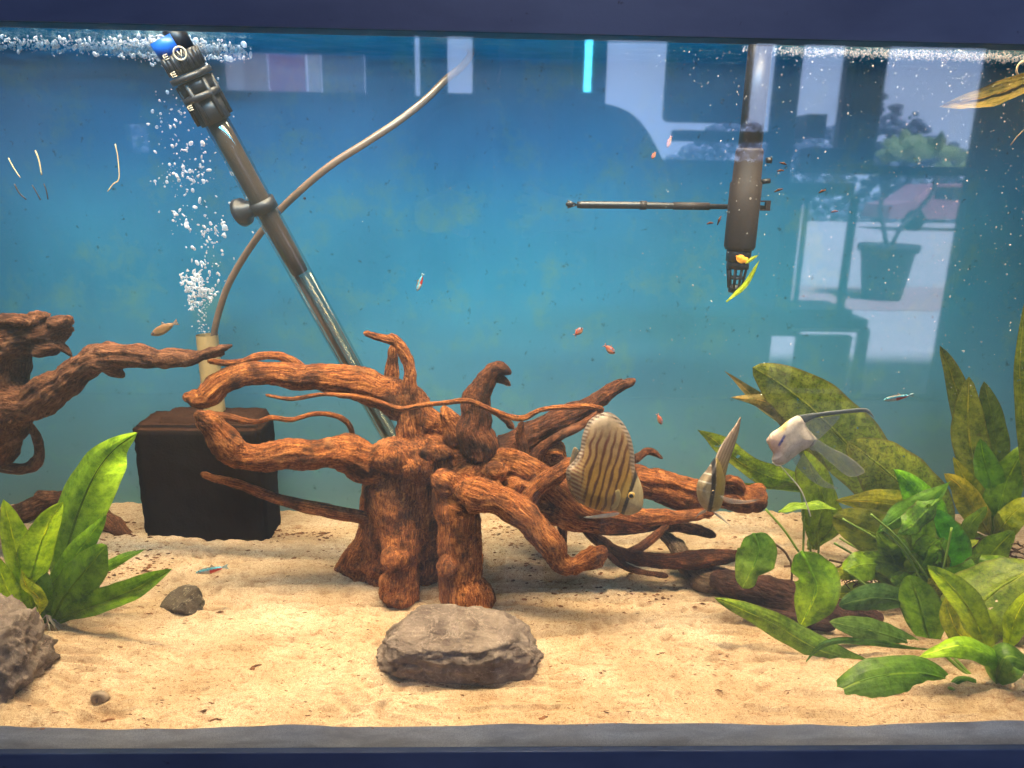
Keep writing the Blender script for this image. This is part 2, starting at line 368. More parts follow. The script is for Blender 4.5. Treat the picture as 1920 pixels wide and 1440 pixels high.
def sand_rip(x, y):
    r = noise.noise(Vector((x * 30 + 4 * noise.noise(Vector((x * 5, y * 5, 9))), y * 85, 1)))
    return abs(r), (noise.noise(Vector((x * 6, y * 6, 5))) * .8 + .5)
def sand_h(x, y):
    h = .008 * noise.noise(Vector((x * 4.2 + 3, y * 7, 0))) * (1 if y > .05 else .85)
    h += .0030 * noise.noise(Vector((x * 17, y * 34, 3)))
    fe_ = min(1, max(0, (y - .0085) / .02)); h0_ = h
    r = noise.noise(Vector((x * 30 + 4 * noise.noise(Vector((x * 5, y * 5, 9))), y * 85, 1)))
    h += .0078 * (1 - abs(r) * 2) * (noise.noise(Vector((x * 6, y * 6, 5))) * .8 + .5)
    h += .0020 * noise.noise(Vector((x * 55 + 3, y * 95, 2)))
    h += .0016 * noise.noise(Vector((x * 120, y * 200, 7)))
    h += .0045 * abs(noise.noise(Vector((x * 11 + y * 5, y * 30 - x * 3, 6)))) * -1
    h = h0_ + (h - h0_) * (.12 + .88 * fe_)
    h += .013 * math.exp(-((x + .55) / .25) ** 2) * min(1, y / .12)
    return h - .003 + (.0010 + .0055 * noise.noise(Vector((x * 5.5, 0, 11)))) * math.exp(-y / .03)
def make_sand():
    NX, NY = 620, 250
    xs = np.linspace(TX0, TX1, NX); ys = .0085 + (TY - .0085) * np.linspace(0, 1, NY) ** 1.25
    v = []; f = []
    for y in ys:
        for x in xs: v.append((x, y, sand_h(x, y)))
    for j in range(NY - 1):
        for i in range(NX - 1):
            a = j * NX + i; f.append((a, a + 1, a + NX + 1, a + NX))
    n = len(v); nt_ = len(f)
    for x in xs: v.append((x, .0032, -.030))  # front skirt leans back, shaped to catch the tank lamp
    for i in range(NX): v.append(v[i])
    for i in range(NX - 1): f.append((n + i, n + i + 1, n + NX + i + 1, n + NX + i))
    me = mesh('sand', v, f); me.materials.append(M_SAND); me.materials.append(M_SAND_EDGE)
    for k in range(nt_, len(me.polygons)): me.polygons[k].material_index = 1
    hol = []
    for q in v:
        a_, b_ = sand_rip(q[0], q[1]); hol.append(max(0, min(1, (a_ * 2.6 - .55) * max(0, b_) * 1.5)))
    me.attributes.new('hollow', 'FLOAT', 'POINT').data.foreach_set('value', hol)
    return link('sand', me)
sand = make_sand(); sand['kind'] = 'structure'
def ground(px, py, lift=0):
    d = ray(px, py); z = 0
    for _ in range(5):
        q = CAM + d * ((z - CAM.z) / d.z); z = sand_h(q.x, q.y)
    q.z = z + lift; return q

# front glass pane, trims, silicone, surface, added light-blocking hood
gl_ = MB().box((TX0, -.006, -.03), (TX1, 0, .70)).build('front_glass', M_GLASS, smooth=False)
tag(gl_, kind='structure')
# one-sided reflections: keep only the pane's outer sheet thin
me = gl_.data
tr_top = MB().box((TX0 - .03, -.014, .6165), (TX1 + .03, .012, .74)).build('top_rim', M_TRIM, smooth=False, bevel=.0018)
tag(tr_top, 'dark blue plastic rim running across the top edge of the aquarium', 'rim')
lip = MB().box((TX0 - .03, -.0165, .6165), (TX1 + .03, -.0145, .6215)).build('lip', M_TRIM, tr_top, smooth=False)
tr_bot = MB().box((TX0 - .03, -.014, -.10), (TX1 + .03, -.0065, -.0135)).build('bottom_rim', M_TRIM, smooth=False, bevel=.0012)
tag(tr_bot, 'dark blue plastic rim along the foot of the front glass below the sand', 'rim')
def make_water():
    NX, NY = 260, 60; xs = np.linspace(TX0, TX1, NX); ys = np.linspace(.003, TY - .001, NY); v = []; f = []
    for y in ys:
        for x in xs:
            amp = .0011 + .0035 * math.exp(-((x + .42) / .2) ** 2)
            v.append((x, y, .672 + amp * noise.noise(Vector((x * 30, y * 40, 0))) + .4 * amp * noise.noise(Vector((x * 90, y * 110, 4)))))
    for j in range(NY - 1):
        for i in range(NX - 1):
            a = j * NX + i; f.append((a, a + 1, a + NX + 1, a + NX))
    o = link('water', mesh('water', v, f), M_WATER); o['kind'] = 'structure'
make_water()
hood = MB().box((TX0, .26, .83), (TX1, TY, .845)).box((TX0, .0, .83), (TX1, .262, .846)).build('light_block_hood', M_BLACK, smooth=False)  # unseen box added above the lamps to keep room light out
tag(hood, kind='structure')

# ================================================================== WOOD BUILDER
def wood(name, branches, blobs, voxel, mat, parent, amp=1.0, fuzz=0, gscale=1.0):
    amp = min(amp, 1.25)
    mb = MB(); cl = []
    for bi, br in enumerate(branches):
        pts = []
        for (px, py, rp, Y) in br:
            q = P(px, py, Y); pts.append((q.x, q.y, q.z, rp * pxs(px, py, Y) * (1 if py > 940 and rp > 35 else .90)))
        rmin = min(q[3] for q in pts); sm = catmull(pts, max(.003, rmin * .7))
        s = 0; cen = []; rad = []
        for i, q in enumerate(sm):
            c = Vector(q[:3]); r = max(q[3], .0009); tn = (Vector(sm[min(i + 1, len(sm) - 1)][:3]) - Vector(sm[max(i - 1, 0)][:3])).normalized()
            if i: s += (c - cen[-1]).length
            n1 = noise.noise(Vector((s * 32, bi * 3.3, 0))); n2 = noise.noise(Vector((s * 32, bi * 3.3, 8)))
            c = c + Vector((n1, 0, n2)) * r * .26
            rad.append(r * (1 + .20 * noise.noise(Vector((s * 38, bi * 5.1, 2))) * min(1, amp))); cen.append(c)
            cl.append((c, s + bi * .37, r, tn))
        rad[0] *= .8; rad[-1] *= .7
        mb.tube(cen, rad, 12)
        mb.ball(cen[0], rad[0] * .97, seg=10, rings=6); mb.ball(cen[-1], rad[-1] * .97, seg=10, rings=6)
    for (px, py, rp, Y, sx, sy, sz) in blobs:
        q = P(px, py, Y); r = rp * pxs(px, py, Y); mb.ball(q, r, (sx, sy, sz), 16, 10)
    me = mesh(name, mb.v, mb.f); tmp = bpy.data.objects.new('tmp', me); COL.objects.link(tmp)
    md = tmp.modifiers.new('r', 'REMESH'); md.mode = 'VOXEL'; md.voxel_size = voxel
    dg = bpy.context.evaluated_depsgraph_get(); me2 = bpy.data.meshes.new_from_object(tmp.evaluated_get(dg))
    bpy.data.objects.remove(tmp)
    nv = len(me2.vertices); kd = kdtree.KDTree(len(cl))
    for i, (c, s, r, tn) in enumerate(cl): kd.insert(c, i)
    kd.balance()
    co = np.empty(nv * 3); me2.vertices.foreach_get('co', co); co = co.reshape(-1, 3)
    no = np.array([v.normal[:] for v in me2.vertices]); grain = np.zeros((nv, 3), np.float32); out = co.copy()
    for i in range(nv):
        c = Vector(co[i]); q, k, d = kd.find(c); _, s, r, tn = cl[k]; rel = c - q; al_ = rel.dot(tn); s += al_; rel = rel - tn * al_
        g = Vector((rel.x * 420, rel.y * 420, rel.z * 420)) * gscale + Vector((s * 38, s * 20, s * 26)) + Vector((0, 0, noise.noise(c * 45) * 1.6)); grain[i] = g
        g2 = Vector((rel.x * 120 + s * 9, rel.y * 120 - s * 7, rel.z * 120 + s * 8))
        k1 = min(1, r / .014); a = .13 * r * noise.noise(c * 32) + .0032 * k1 * max(.1, .5 + 1.3 * noise.noise(c * 17)) * (.22 - abs(noise.noise(g2))) + .0018 * k1 * noise.noise(g2 * 2.6) + .0016 * k1 * noise.noise(c * 78) + .0008 * noise.noise(c * 150)
        out[i] = co[i] + no[i] * (a * amp)
    me2.vertices.foreach_set('co', out.ravel()); me2.update()
    at = me2.attributes.new('grain', 'FLOAT_VECTOR', 'POINT'); at.data.foreach_set('vector', grain.ravel())
    me2.name = name; me2.materials.clear(); o = link(name, me2, mat, parent)
    if fuzz:
        idx = np.random.randint(0, nv, fuzz); fv = []; ff = []
        for i in idx:
            n = Vector(no[i]); b = Vector(out[i]); t_ = n.cross(Vector((random.gauss(0, 1), random.gauss(0, 1), random.gauss(0, 1)))).normalized()
            L = random.uniform(.0010, .0026); w_ = t_ * .00013
            tip = b + (n * .7 + t_.cross(n) * random.uniform(-.9, .9) + Vector((0, 0, random.uniform(-.4, .1)))) * L
            k = len(fv); fv += [b - w_ - n * .0004, b + w_ - n * .0004, tip]; ff.append((k, k + 1, k + 2))
        fo = link('fuzz', mesh('fuzz', fv, ff), M_FUZZ, parent, smooth=False); fo['kind'] = 'stuff'
    return o

def root_on(px, py): return ground(px, py)

# ---- main red driftwood stump
dw = empty('driftwood_stump', ground(820, 1100), 'large orange-brown driftwood stump with many branching roots standing on the sand behind the centre stone', 'driftwood')
trunk = [
 [(850,880,58,.26),(862,950,46,.235),(862,1030,40,.225),(866,1085,42,.218),(874,1120,50,.214),(878,1150,60,.210)],
 [(745,880,54,.285),(745,950,46,.270),(752,1030,36,.245),(752,1080,34,.235),(750,1110,40,.232),(750,1130,44,.230)],
 [(725,900,46,.32),(712,980,36,.325),(700,1030,38,.32),(690,1060,50,.312),(685,1080,58,.305)],
 [(730,900,50,.30),(728,980,44,.29),(722,1045,42,.285),(716,1075,46,.28)],
 [(800,870,62,.30),(800,960,50,.29),(800,1040,42,.29),(800,1080,46,.29)],
 [(700,870,44,.27),(640,850,36,.262),(560,850,30,.25),(485,856,29,.24),(430,838,31,.23),(400,803,26,.22),(372,778,19,.21)],
 [(810,800,32,.30),(740,745,40,.30),(660,718,33,.29),(560,705,27,.28),(470,700,24,.27),(420,715,24,.262),(385,744,22,.255),(352,744,16,.25)],
 [(895,860,42,.25),(892,800,37,.255),(895,745,29,.26),(915,705,20,.26),(935,690,15,.26),(955,698,9,.26)],
 [(915,700,14,.262),(938,710,10,.262),(955,722,5,.262)],
 [(862,830,30,.27),(845,790,22,.27),(832,765,13,.272)],
 [(768,850,30,.285),(765,790,22,.285),(767,735,17,.285),(770,690,14,.287),(752,652,12,.29),(735,628,9,.29)],
 [(742,640,10,.29),(712,632,8,.288),(684,624,7,.286)],
 [(738,750,20,.33),(734,700,15,.33),(737,650,10,.33)],
 [(940,850,40,.33),(1000,812,27,.33),(1060,782,24,.325),(1110,758,19,.32),(1150,732,14,.315),(1188,714,8,.31)],
 [(1110,750,12,.322),(1140,728,9,.32),(1165,713,6,.318)],
 [(990,880,24,.32),(1020,838,12,.31),(1060,812,10,.30),(1100,792,9,.30),(1128,772,8,.30)],
 [(860,900,46,.25),(920,868,36,.25),(980,880,30,.245),(1030,905,28,.245),(1090,945,28,.25),(1160,965,22,.25),(1250,970,16,.25),(1335,962,9,.25)],
 [(880,925,36,.215),(940,945,34,.205),(995,975,30,.20),(1030,1015,27,.195),(1050,1048,24,.19),(1078,1068,18,.188)],
 [(1075,1062,17,.188),(1105,1048,22,.19),(1125,1040,26,.19)],
 [(1050,900,34,.30),(1130,905,36,.305),(1200,905,35,.31),(1280,922,33,.31),(1360,932,31,.31),(1415,932,30,.31)],
 [(1180,893,10,.295),(1250,905,12,.295),(1310,915,12,.295),(1370,900,10,.297),(1395,915,8,.297)],
 [(985,945,20,.225),(1020,905,20,.222),(1060,878,19,.22),(1085,872,15,.22)],
 [(900,900,50,.29),(1000,940,38,.27),(1090,975,26,.265),(1180,985,15,.262),(1215,990,8,.262)],
 [(1005,960,24,.33),(1015,1000,22,.335),(1040,1020,16,.34)],
 [(1050,970,12,.29),(1055,1010,9,.29),(1057,1046,8,.29)],
 [(1090,985,10,.285),(1120,1012,13,.28),(1170,1040,14,.27),(1240,1052,16,.262),(1320,1048,20,.258),(1362,1043,15,.255),(1392,1038,8,.252)],
 [(1130,1030,9,.262),(1165,1058,8,.258),(1205,1072,7,.252),(1250,1080,6,.248)],
 [(1170,1040,9,.275),(1210,1020,10,.28),(1245,990,8,.285),(1252,975,6,.29)],
 [(1180,975,14,.33),(1240,985,13,.335),(1290,990,12,.338),(1338,1004,9,.34)],
 [(1100,990,10,.30),(1150,995,11,.31),(1205,990,10,.315),(1260,972,12,.32),(1330,950,14,.32)],
 [(1190,862,10,.34),(1212,846,8,.342),(1228,850,7,.344),(1243,860,3,.345)],
 [(960,800,9,.335),(945,785,7,.33),(920,770,6,.325),(895,770,10,.32)],
 [(980,850,14,.30),(975,815,10,.30),(980,792,7,.30)],
]
blobs = [(790,860,70,.285,1.2,.75,.72),(870,890,60,.262,1.1,.8,.8),(735,855,42,.262,1,1,.8),(930,885,22,.225,1,1,1),(965,905,24,.235,1,1,.8),
 (735,1092,24,.222,1,.8,1),(838,1062,20,.200,1,1,1),(1000,850,52,.345,1.2,.8,.8),(1040,862,26,.33,1,1,1),
 (740,1050,26,.222,1,1,1),(820,850,26,.24,1.4,.8,.6),(770,880,22,.25,1,1,1),(835,905,26,.225,1,1,1),(1418,932,28,.31,.7,1,1)]
DARKB = {7, 8, 13, 14, 15, 24, 25, 26, 27, 28, 29, 30, 31, 32}
wood('trunk', [b_ for k_, b_ in enumerate(trunk) if k_ not in DARKB], blobs, .0021, M_WOOD, dw, 1.0, 26000)
for k_ in sorted(DARKB):
    wood('branch', [trunk[k_]], [], .0015, M_WOOD_RD, dw, .9, 900)
for br in [
 [(700,975,13,.28),(640,962,15,.265),(585,952,14,.255),(520,935,11,.248),(440,906,10,.24),(400,896,8,.236),(380,888,7,.234)],
 [(500,741,3.5,.215),(545,748,4.5,.217),(600,740,4.5,.218),(655,742,5,.22),(700,750,5,.22),(748,766,6,.222),(790,760,5.5,.222),(835,755,5.5,.222),(880,752,5.5,.222),(925,770,6,.224),(975,785,6.5,.228),(1015,768,5.5,.232),(1060,763,5.5,.236),(1100,762,6,.24),(1128,768,8,.25)],
 [(392,677,6,.27),(425,680,7,.272),(455,678,7,.275),(485,668,9,.28),(525,668,9,.285),(552,680,9.5,.288),(572,698,11,.29)],
 [(380,775,8,.33),(430,782,8,.33),(478,791,5.5,.33),(510,783,5.5,.33),(545,787,5.5,.33),(590,776,5.5,.33),(630,780,6,.33),(655,797,6,.33),(665,832,5,.33)],
 ]:
    wood('branch', [br], [], .0011, M_WOOD, dw, .55, 1500, 1.6)

# ---- left driftwood
lw_ = empty('driftwood_branch', ground(30, 1000), 'dark brown driftwood with a jagged stub and one long arm entering from the left edge', 'driftwood')
wood('trunk', [
 [(-60,640,60,.30),(0,640,48,.30),(50,632,40,.30),(95,624,28,.298),(125,618,20,.296)],
 [(0,640,55,.31),(5,700,48,.31),(5,770,56,.31),(-20,840,48,.31),(-80,900,50,.31)],
 [(60,650,24,.295),(95,650,20,.292),(118,652,12,.29),(134,668,4,.288)],
 [(30,765,46,.30),(80,745,36,.29),(135,705,32,.28),(185,672,30,.275),(240,668,26,.27),(300,672,22,.265),(360,670,15,.26),(410,655,8,.256),(436,648,4,.255)],
 [(200,690,14,.272),(222,700,11,.27),(231,706,6,.27)],
 [(330,672,10,.262),(380,668,8,.26),(420,663,5,.258)],
], [(40,600,22,.285,1.5,1,.5),(112,605,20,.285,1.2,1,.7),(128,600,9,.28,1,1,1.2),(15,598,20,.29,1,1,.6),(75,590,14,.29,1.5,1,.5)], .0021, M_WOOD_L, lw_, 1.6, 6000)
wood('branch', [[(48,790,8,.315),(66,815,9,.315),(75,845,10,.315),(68,868,13,.312),(40,880,12,.31),(0,876,10,.31),(-40,880,9,.31)]], [], .0016, M_WOOD_L, lw_, .8, 1200)
# low sunken pieces
sw = empty('sunken_wood', ground(110, 985), 'low dark brown piece of sunken wood lying behind the left plant', 'driftwood')
wood('trunk', [[(-30,985,20,.43),(40,962,22,.425),(95,938,18,.42),(150,945,22,.41),(195,972,20,.40),(230,1000,16,.385),(268,1030,12,.37)]], [(90,932,14,.42,2,1,.8)], .0024, M_WOOD_L, sw, 1.2, 1200)
lg = empty('sunken_log', ground(1450, 1150), 'flat grey-brown waterlogged log lying on the sand beneath the hanging leaves at right', 'driftwood')
wood('trunk', [
 [(1240,997,10,.32),(1262,1020,16,.31),(1290,1052,24,.285),(1320,1083,28,.262),(1372,1092,26,.24)]], [], .0018, M_WOOD_G, lg, 1.5, 800)
wood('log', [[(1350,1090,28,.235),(1430,1112,36,.215),(1500,1135,38,.20),(1570,1150,30,.19),(1640,1160,22,.19)],
 [(1395,1140,12,.19),(1470,1160,15,.17),(1560,1175,12,.165)]], [], .002, M_WOOD_DK, lg, 1.3, 400)

# ================================================================== STONES
def rock(name, c, half, planes, mat, label, seed, sub=6, rough=.05, rotz=0, group=None):
    bm = bmesh.new(); bmesh.ops.create_icosphere(bm, subdivisions=sub, radius=1)
    rnd = random.Random(seed); pl = [(Vector(n).normalized(), d) for n, d in planes]
    for _ in range(16):
        n = Vector((rnd.gauss(0, 1), rnd.gauss(0, 1), rnd.gauss(0, 1))).normalized(); pl.append((n, rnd.uniform(.98, 1.18)))
    Rz = Matrix.Rotation(rotz, 3, 'Z')
    for v in bm.verts:
        d = v.co.normalized(); ds = sorted(q / max(1e-3, n.dot(d)) for n, q in pl if n.dot(d) > .05)[:2]
        r = min(ds[0], 1.45)
        if len(ds) > 1: r -= .018 * max(0, 1 - (ds[1] - ds[0]) / .10)
        q = d * r
        so_ = Vector((seed, seed * 2, 0))
        lay = noise.noise(Vector((q.x * .9, q.y * .9, q.z * 4.2)) + so_)
        cell = noise.noise(Vector((round(q.x * 2.2 + noise.noise(q * 2) * .8), round(q.y * 2.2), round(q.z * 3 + noise.noise(q * 2.5) * .9))) * 7.7 + so_)
        q += d * (rough * 1.2 * lay + rough * 1.0 * cell + rough * (1 - abs(noise.noise(q * 3 + so_)) * 2.2) + rough * .8 * (.3 - abs(noise.noise(q * 7 + so_))) + rough * .35 * noise.noise(q * 18) + rough * .22 * noise.noise(q * 42))
        v.co = Rz @ Vector((q.x * half[0], q.y * half[1], q.z * half[2]))
    me = bpy.data.meshes.new(name); bm.to_mesh(me); bm.free()
    o = link(name, me, mat); o.location = c; return tag(o, label, 'stone', group)
g = ground(858, 1262)
rock('stone', Vector((P(857, 1215, .09).x, .100, g.z + .019)), (.089, .046, .040),
     [((.06, -.16, 1), .74), ((-.15, -1, -.05), .74), ((.6, -1, .05), .80), ((.3, -.7, -.7), .9), ((-1, -.1, .1), .86), ((1, -.1, .25), .84), ((-.6, -.8, -.5), .84), ((.1, -.9, -.8), .86),
      ((-.4, -.3, 1), .86), ((1, .2, .9), .94), ((0, 1, .1), .8), ((-.8, .2, .5), .95)], M_ROCK,
     'grey angular stone with a flat top lying in front of the stump', 11, rough=.060)
rock('stone', Vector((P(-14, 1215, .07).x, .068, .030)), (.050, .042, .052),
     [((0, -.1, 1), .85), ((-.1, -1, .15), .72), ((.8, -.6, .2), .8), ((1, 0, .3), .8), ((.9, -.2, -.6), .8)], M_ROCK,
     'tall grey craggy stone cut off by the left edge in front of the plant', 23, rough=.10)
g = ground(345, 1142)
rock('stone', Vector((g.x, g.y + .005, g.z + .004)), (.022, .014, .018), [((.6, -.6, .5), .7), ((-.5, -.3, .8), .6), ((1, 0, .3), .8)], M_ROCK_DK,
     'small dark stone half buried in the sand beside the low left leaf', 31, sub=4, rough=.07)
# snail shell half buried
g = ground(188, 1310); mb = MB(); pts = []; rr = []
for i in range(60):
    a = i / 59 * 4.4 * math.pi; k = (1 - i / 62) ; pts.append(g + Vector((.007 * k * math.cos(a), -.002 + .004 * (1 - k), -.001 + .007 * k * math.sin(a)))); rr.append(.0036 * k + .0003)
sh = mb.tube(pts, rr, 10).build('snail_shell', M_SHELL)
tag(sh, 'small brown snail shell half sunk in the sand near the front glass at left', 'snail shell')

# scattered silt and wood crumbs
def debris():
    mb = MB()
    def flake(x, y, L, W, a=None):
        a = random.uniform(-.5, .5) if a is None else a; z = sand_h(x, y) + .0002
        ca, sa = math.cos(a), math.sin(a); q = []
        for u, v in ((-1, -.3), (-.3, -1), (.6, -.8), (1, .1), (.4, .9), (-.6, .7)):
            u *= random.uniform(.6, 1.1); v *= random.uniform(.6, 1.1)
            q.append((x + (u * L * ca - v * W * sa), y + (u * L * sa + v * W * ca), z))
        mb.add(q + [(x, y, z + min(L, W) * .5)], [(i, (i + 1) % 6, 6) for i in range(6)])
    for _ in range(5200):
        x = random.uniform(TX0 + .02, TX1 - .02); y = .006 + (TY - .012) * random.random() ** 1.1
        d = noise.noise(Vector((x * 14, y * 26, 2)))
        if d < -.02: continue
        s = random.random() ** 2.2; flake(x, y, .0034 * s + .0004, .0009 * s + .00025)
    for (px, py, n, sx, sy) in [(560,1000,150,.05,.012),(950,1000,200,.05,.03),(980,1060,90,.06,.04),(1150,1060,220,.12,.05),(1350,960,140,.08,.02),(230,1060,260,.05,.03),(220,990,120,.04,.02),(1130,1120,60,.07,.02),(600,1035,60,.06,.02)]:
        g = ground(px, py)
        for _ in range(n):
            x = random.gauss(g.x, sx); y = random.gauss(g.y, sy)
            if .01 < y < TY - .005: s = random.random() ** 2; flake(x, y, .0010 + .0042 * s, .0007 + .0024 * s)
    for (px, py, L) in [(480,1250,9),(400,1350,7),(385,1333,5),(395,1318,4),(205,1350,9),(280,1150,6),(410,1149,8),(225,1212,5),(1020,1345,8),(1240,1225,6),(1130,1260,5),(1475,1297,4),(300,1178,4),(1280,1188,4),(560,1000,14),(610,1000,12),(1350,1295,5),(1365,1232,5)]:
        g = ground(px, py)
        for k in range(3): flake(g.x + random.gauss(0, .002), g.y + random.gauss(0, .001), L * .0006, L * .00025, random.uniform(-.3, .6))
    o = mb.build('sand_debris', M_DEBRIS, smooth=False); tag(o, 'brown wood crumbs and silt scattered over the pale sand', 'debris', kind='stuff')
debris()

# ================================================================== DEVICES
def axis_pts(a, b, fr): return [a.lerp(b, f) for f in fr]
# sponge filter block with uplift tube and air hose
fl = empty('sponge_filter', ground(400, 1030), 'square black sponge filter block with a tan uplift tube standing at the back left', 'aquarium filter')
def block(px0, px1, pyt, pyb, Yf, depth, mat, name, rough=.0012, parent=None, mat_top=None):
    a = P(px0, pyb, Yf); b = P(px1, pyb, Yf); zt = P((px0 + px1) / 2, pyt, Yf).z; zb = -.02
    bm = bmesh.new(); bmesh.ops.create_cube(bm, size=1)
    bmesh.ops.scale(bm, vec=(b.x - a.x, depth, zt - zb), verts=bm.verts)
    bmesh.ops.translate(bm, vec=((a.x + b.x) / 2, Yf + depth / 2, (zt + zb) / 2), verts=bm.verts)
    bmesh.ops.bevel(bm, geom=bm.edges[:], offset=.006, segments=3, affect='EDGES')
    bmesh.ops.subdivide_edges(bm, edges=[e for e in bm.edges if e.calc_length() > .02], cuts=24, use_grid_fill=True)
    bm.normal_update()
    for v in bm.verts: v.co += v.normal * (rough * 1.2 * noise.noise(v.co * 300) + rough * 1.2 * noise.noise(v.co * 60))
    me = bpy.data.meshes.new(name); me.materials.append(mat)
    if mat_top:
        me.materials.append(mat_top)
        for f in bm.faces:
            if f.normal.z > .5: f.material_index = 1
    bm.to_mesh(me); bm.free(); return link(name, me, None, parent), zt, (a.x + b.x) / 2
sb, zt, xc = block(273, 503, 800, 1030, .375, .075, M_SPONGE, 'sponge', parent=fl, mat_top=M_SPONGE_TOP)
a = P(302, 770, .40); b = P(488, 770, .40)
m = MB(); NXl = 40
for j in range(15):
    for i in range(NXl):
        x = a.x + (b.x - a.x) * i / (NXl - 1); y = .386 + .056 * j / 14
        m.v.append((x + .0012 * noise.noise(Vector((x * 90, y * 90, 1))), y, zt + (-.004 if i in (0, NXl - 1) or j in (0, 14) else .008) + .0022 * noise.noise(Vector((x * 70, y * 70, 5))) + .0012 * noise.noise(Vector((x * 260, y * 260, 5)))))
for j in range(14):
    for i in range(NXl - 1): k = j * NXl + i; m.f.append((k, k + 1, k + NXl + 1, k + NXl))
m.build('lid', M_SPONGE_TOP, fl)
ut = P(392, 700, .425); top = P(388, 628, .425)
mb = MB().tube([(ut.x + .003, .425, zt), (top.x, .425, top.z)], .0148, 24, False).tube([(ut.x + .003, .425, zt), (top.x, .425, top.z)], .0120, 24, False)
mb.build('uplift_tube', M_TUBE_TAN, fl)
# air hose
hose = [(402,650,.43),(402,622,.428),(412,580,.42),(430,530,.41),(465,470,.40),(510,410,.385),(560,360,.37),(620,310,.36),(690,265,.36),(750,225,.37),(800,185,.39),(835,150,.41),(862,128,.43),(878,110,.445),(886,92,.455)]
pts = [tuple(P(*h)) for h in hose]; sm = catmull(pts, .008)
hz = MB().tube(sm, .0046, 14).build('air_hose', M_HOSE); tag(hz, 'long tan air hose curving from the filter tube up to the water surface', 'hose')
mb = MB()
for (px, py, Y) in [(590, 333, .368), (571, 372, .37)]: MB().ball(P(px, py, Y), .0018).build('speck', M_BLACK, hz)
# glass heater leaning across the back
ht = empty('aquarium_heater', P(560, 470, .38), 'glass tube heater with a black head leaning diagonally from the surface down behind the stump', 'heater')
HA, HB = P(385, 190, .30), P(742, 835, .435); ax = (HB - HA).normalized()
def hs(f): return HA.lerp(HB, f)
RH = .0146
MB().tube([hs(f) for f in np.linspace(.03, 1.0, 12)] , [RH] * 12, 28).build('glass_tube', M_TUBEGLASS, ht)
MB().tube([hs(f) for f in np.linspace(.03, .43, 8)], [RH * .80] * 7 + [RH * .72], 24).build('sleeve', M_CERAMIC, ht)
side = ax.cross(Vector((0, 1, 0))).normalized(); fwd = side.cross(ax).normalized()
mb = MB(); pts = []; N = 1900
for i in range(N):
    f = .44 + .55 * i / N; a = i * 2 * math.pi / 14
    pts.append(hs(f) - side * RH * -.18 + (side * math.cos(a) + fwd * math.sin(a)) * RH * .42)
mb.tube(pts, .00055, 4).build('heating_coil', M_METAL, ht)
mb = MB(); mb.tube([hs(.43) + side * -RH * .45, hs(.985) + side * -RH * .45], .0028, 10); mb.build('core_rod', M_CERAMIC, ht)
mb = MB(); mb.tube([hs(.44) + side * RH * .74, hs(.985) + side * RH * .74], .0011, 8); mb.tube([hs(.44) + side * -RH * .80, hs(.985) + side * -RH * .80], .0009, 8); mb.build('wire', M_METAL, ht)
hd = MB(); 
def disc(f0, f1, r, seg=20): hd.tube([hs(f0), hs(f1)], r, seg)
disc(-.005, .045, RH * 1.22); disc(-.02, -.006, RH * 1.5); disc(-.048, -.022, RH * 1.30); disc(-.062, -.05, RH * 1.62); disc(-.105, -.064, RH * 1.36)
for k in range(18):
    a = 2 * math.pi * k / 18; o_ = (side * math.cos(a) + fwd * math.sin(a)) * RH * 1.34
    hd.tube([hs(-.104) + o_, hs(-.068) + o_], .0022, 6)
for k in range(6):
    a = 2 * math.pi * k / 6 + .3; o_ = (side * math.cos(a) + fwd * math.sin(a)) * RH * 1.30
    hd.tube([hs(-.045) + o_, hs(.04) + o_], .003, 6)
hd.tube([hs(-.105) + side * RH * .5, hs(-.15) + side * RH * .5], RH * .8, 16)
hd.build('head', M_BLACK, ht)
MB().tube([hs(-.140) + side * -RH * .45, hs(-.107) + side * -RH * .35], RH * 1.12, 20).build('dial', M_BLUEPL, ht)
mb = MB(); c0 = hs(-.09) - fwd * 0 + Vector((0, -1, 0)) * RH * 1.62 + side * RH * .55
ring = [c0 + (side * math.cos(a) + ax * math.sin(a)) * .0065 for a in np.linspace(0, 2 * math.pi, 24)]
mb.tube(ring, .0010, 6, False); mb.build('emblem_ring', M_LABEL, ht); mb = MB(); mb.tube([c0 + side * -.002 + ax * -.003, c0 + side * .0 + ax * .003, c0 + side * .003 + ax * -.003], .0006, 5); mb.build('emblem', M_LABEL, ht)
for f, u in ((-.10, -.75), (-.065, -.9), (.005, -1.05)):
    c1 = hs(f) + Vector((0, -1, 0)) * RH * 1.35 + side * RH * u
    mb = MB()
    for k in range(3): mb.tube([c1 + ax * (k * .0022), c1 + ax * (k * .0022) + side * .005], .0006, 5)
    mb.tube([c1, c1 + ax * .0044], .0006, 5); mb.build('print', M_LABEL, ht)
sc = hs(.245) + side * -RH * 1.6
mb = MB(); cdir = (side * -1 + Vector((0, .3, .0))).normalized()
mb.tube([sc + cdir * -.014, sc + cdir * -.004, sc, sc + cdir * .007, sc + cdir * .0115], [.009, .010, .0165, .0175, .007], 24)
mb.tube([hs(.235), hs(.262)], RH * 1.13, 24); mb.build('suction_cup', M_BLACK, ht)

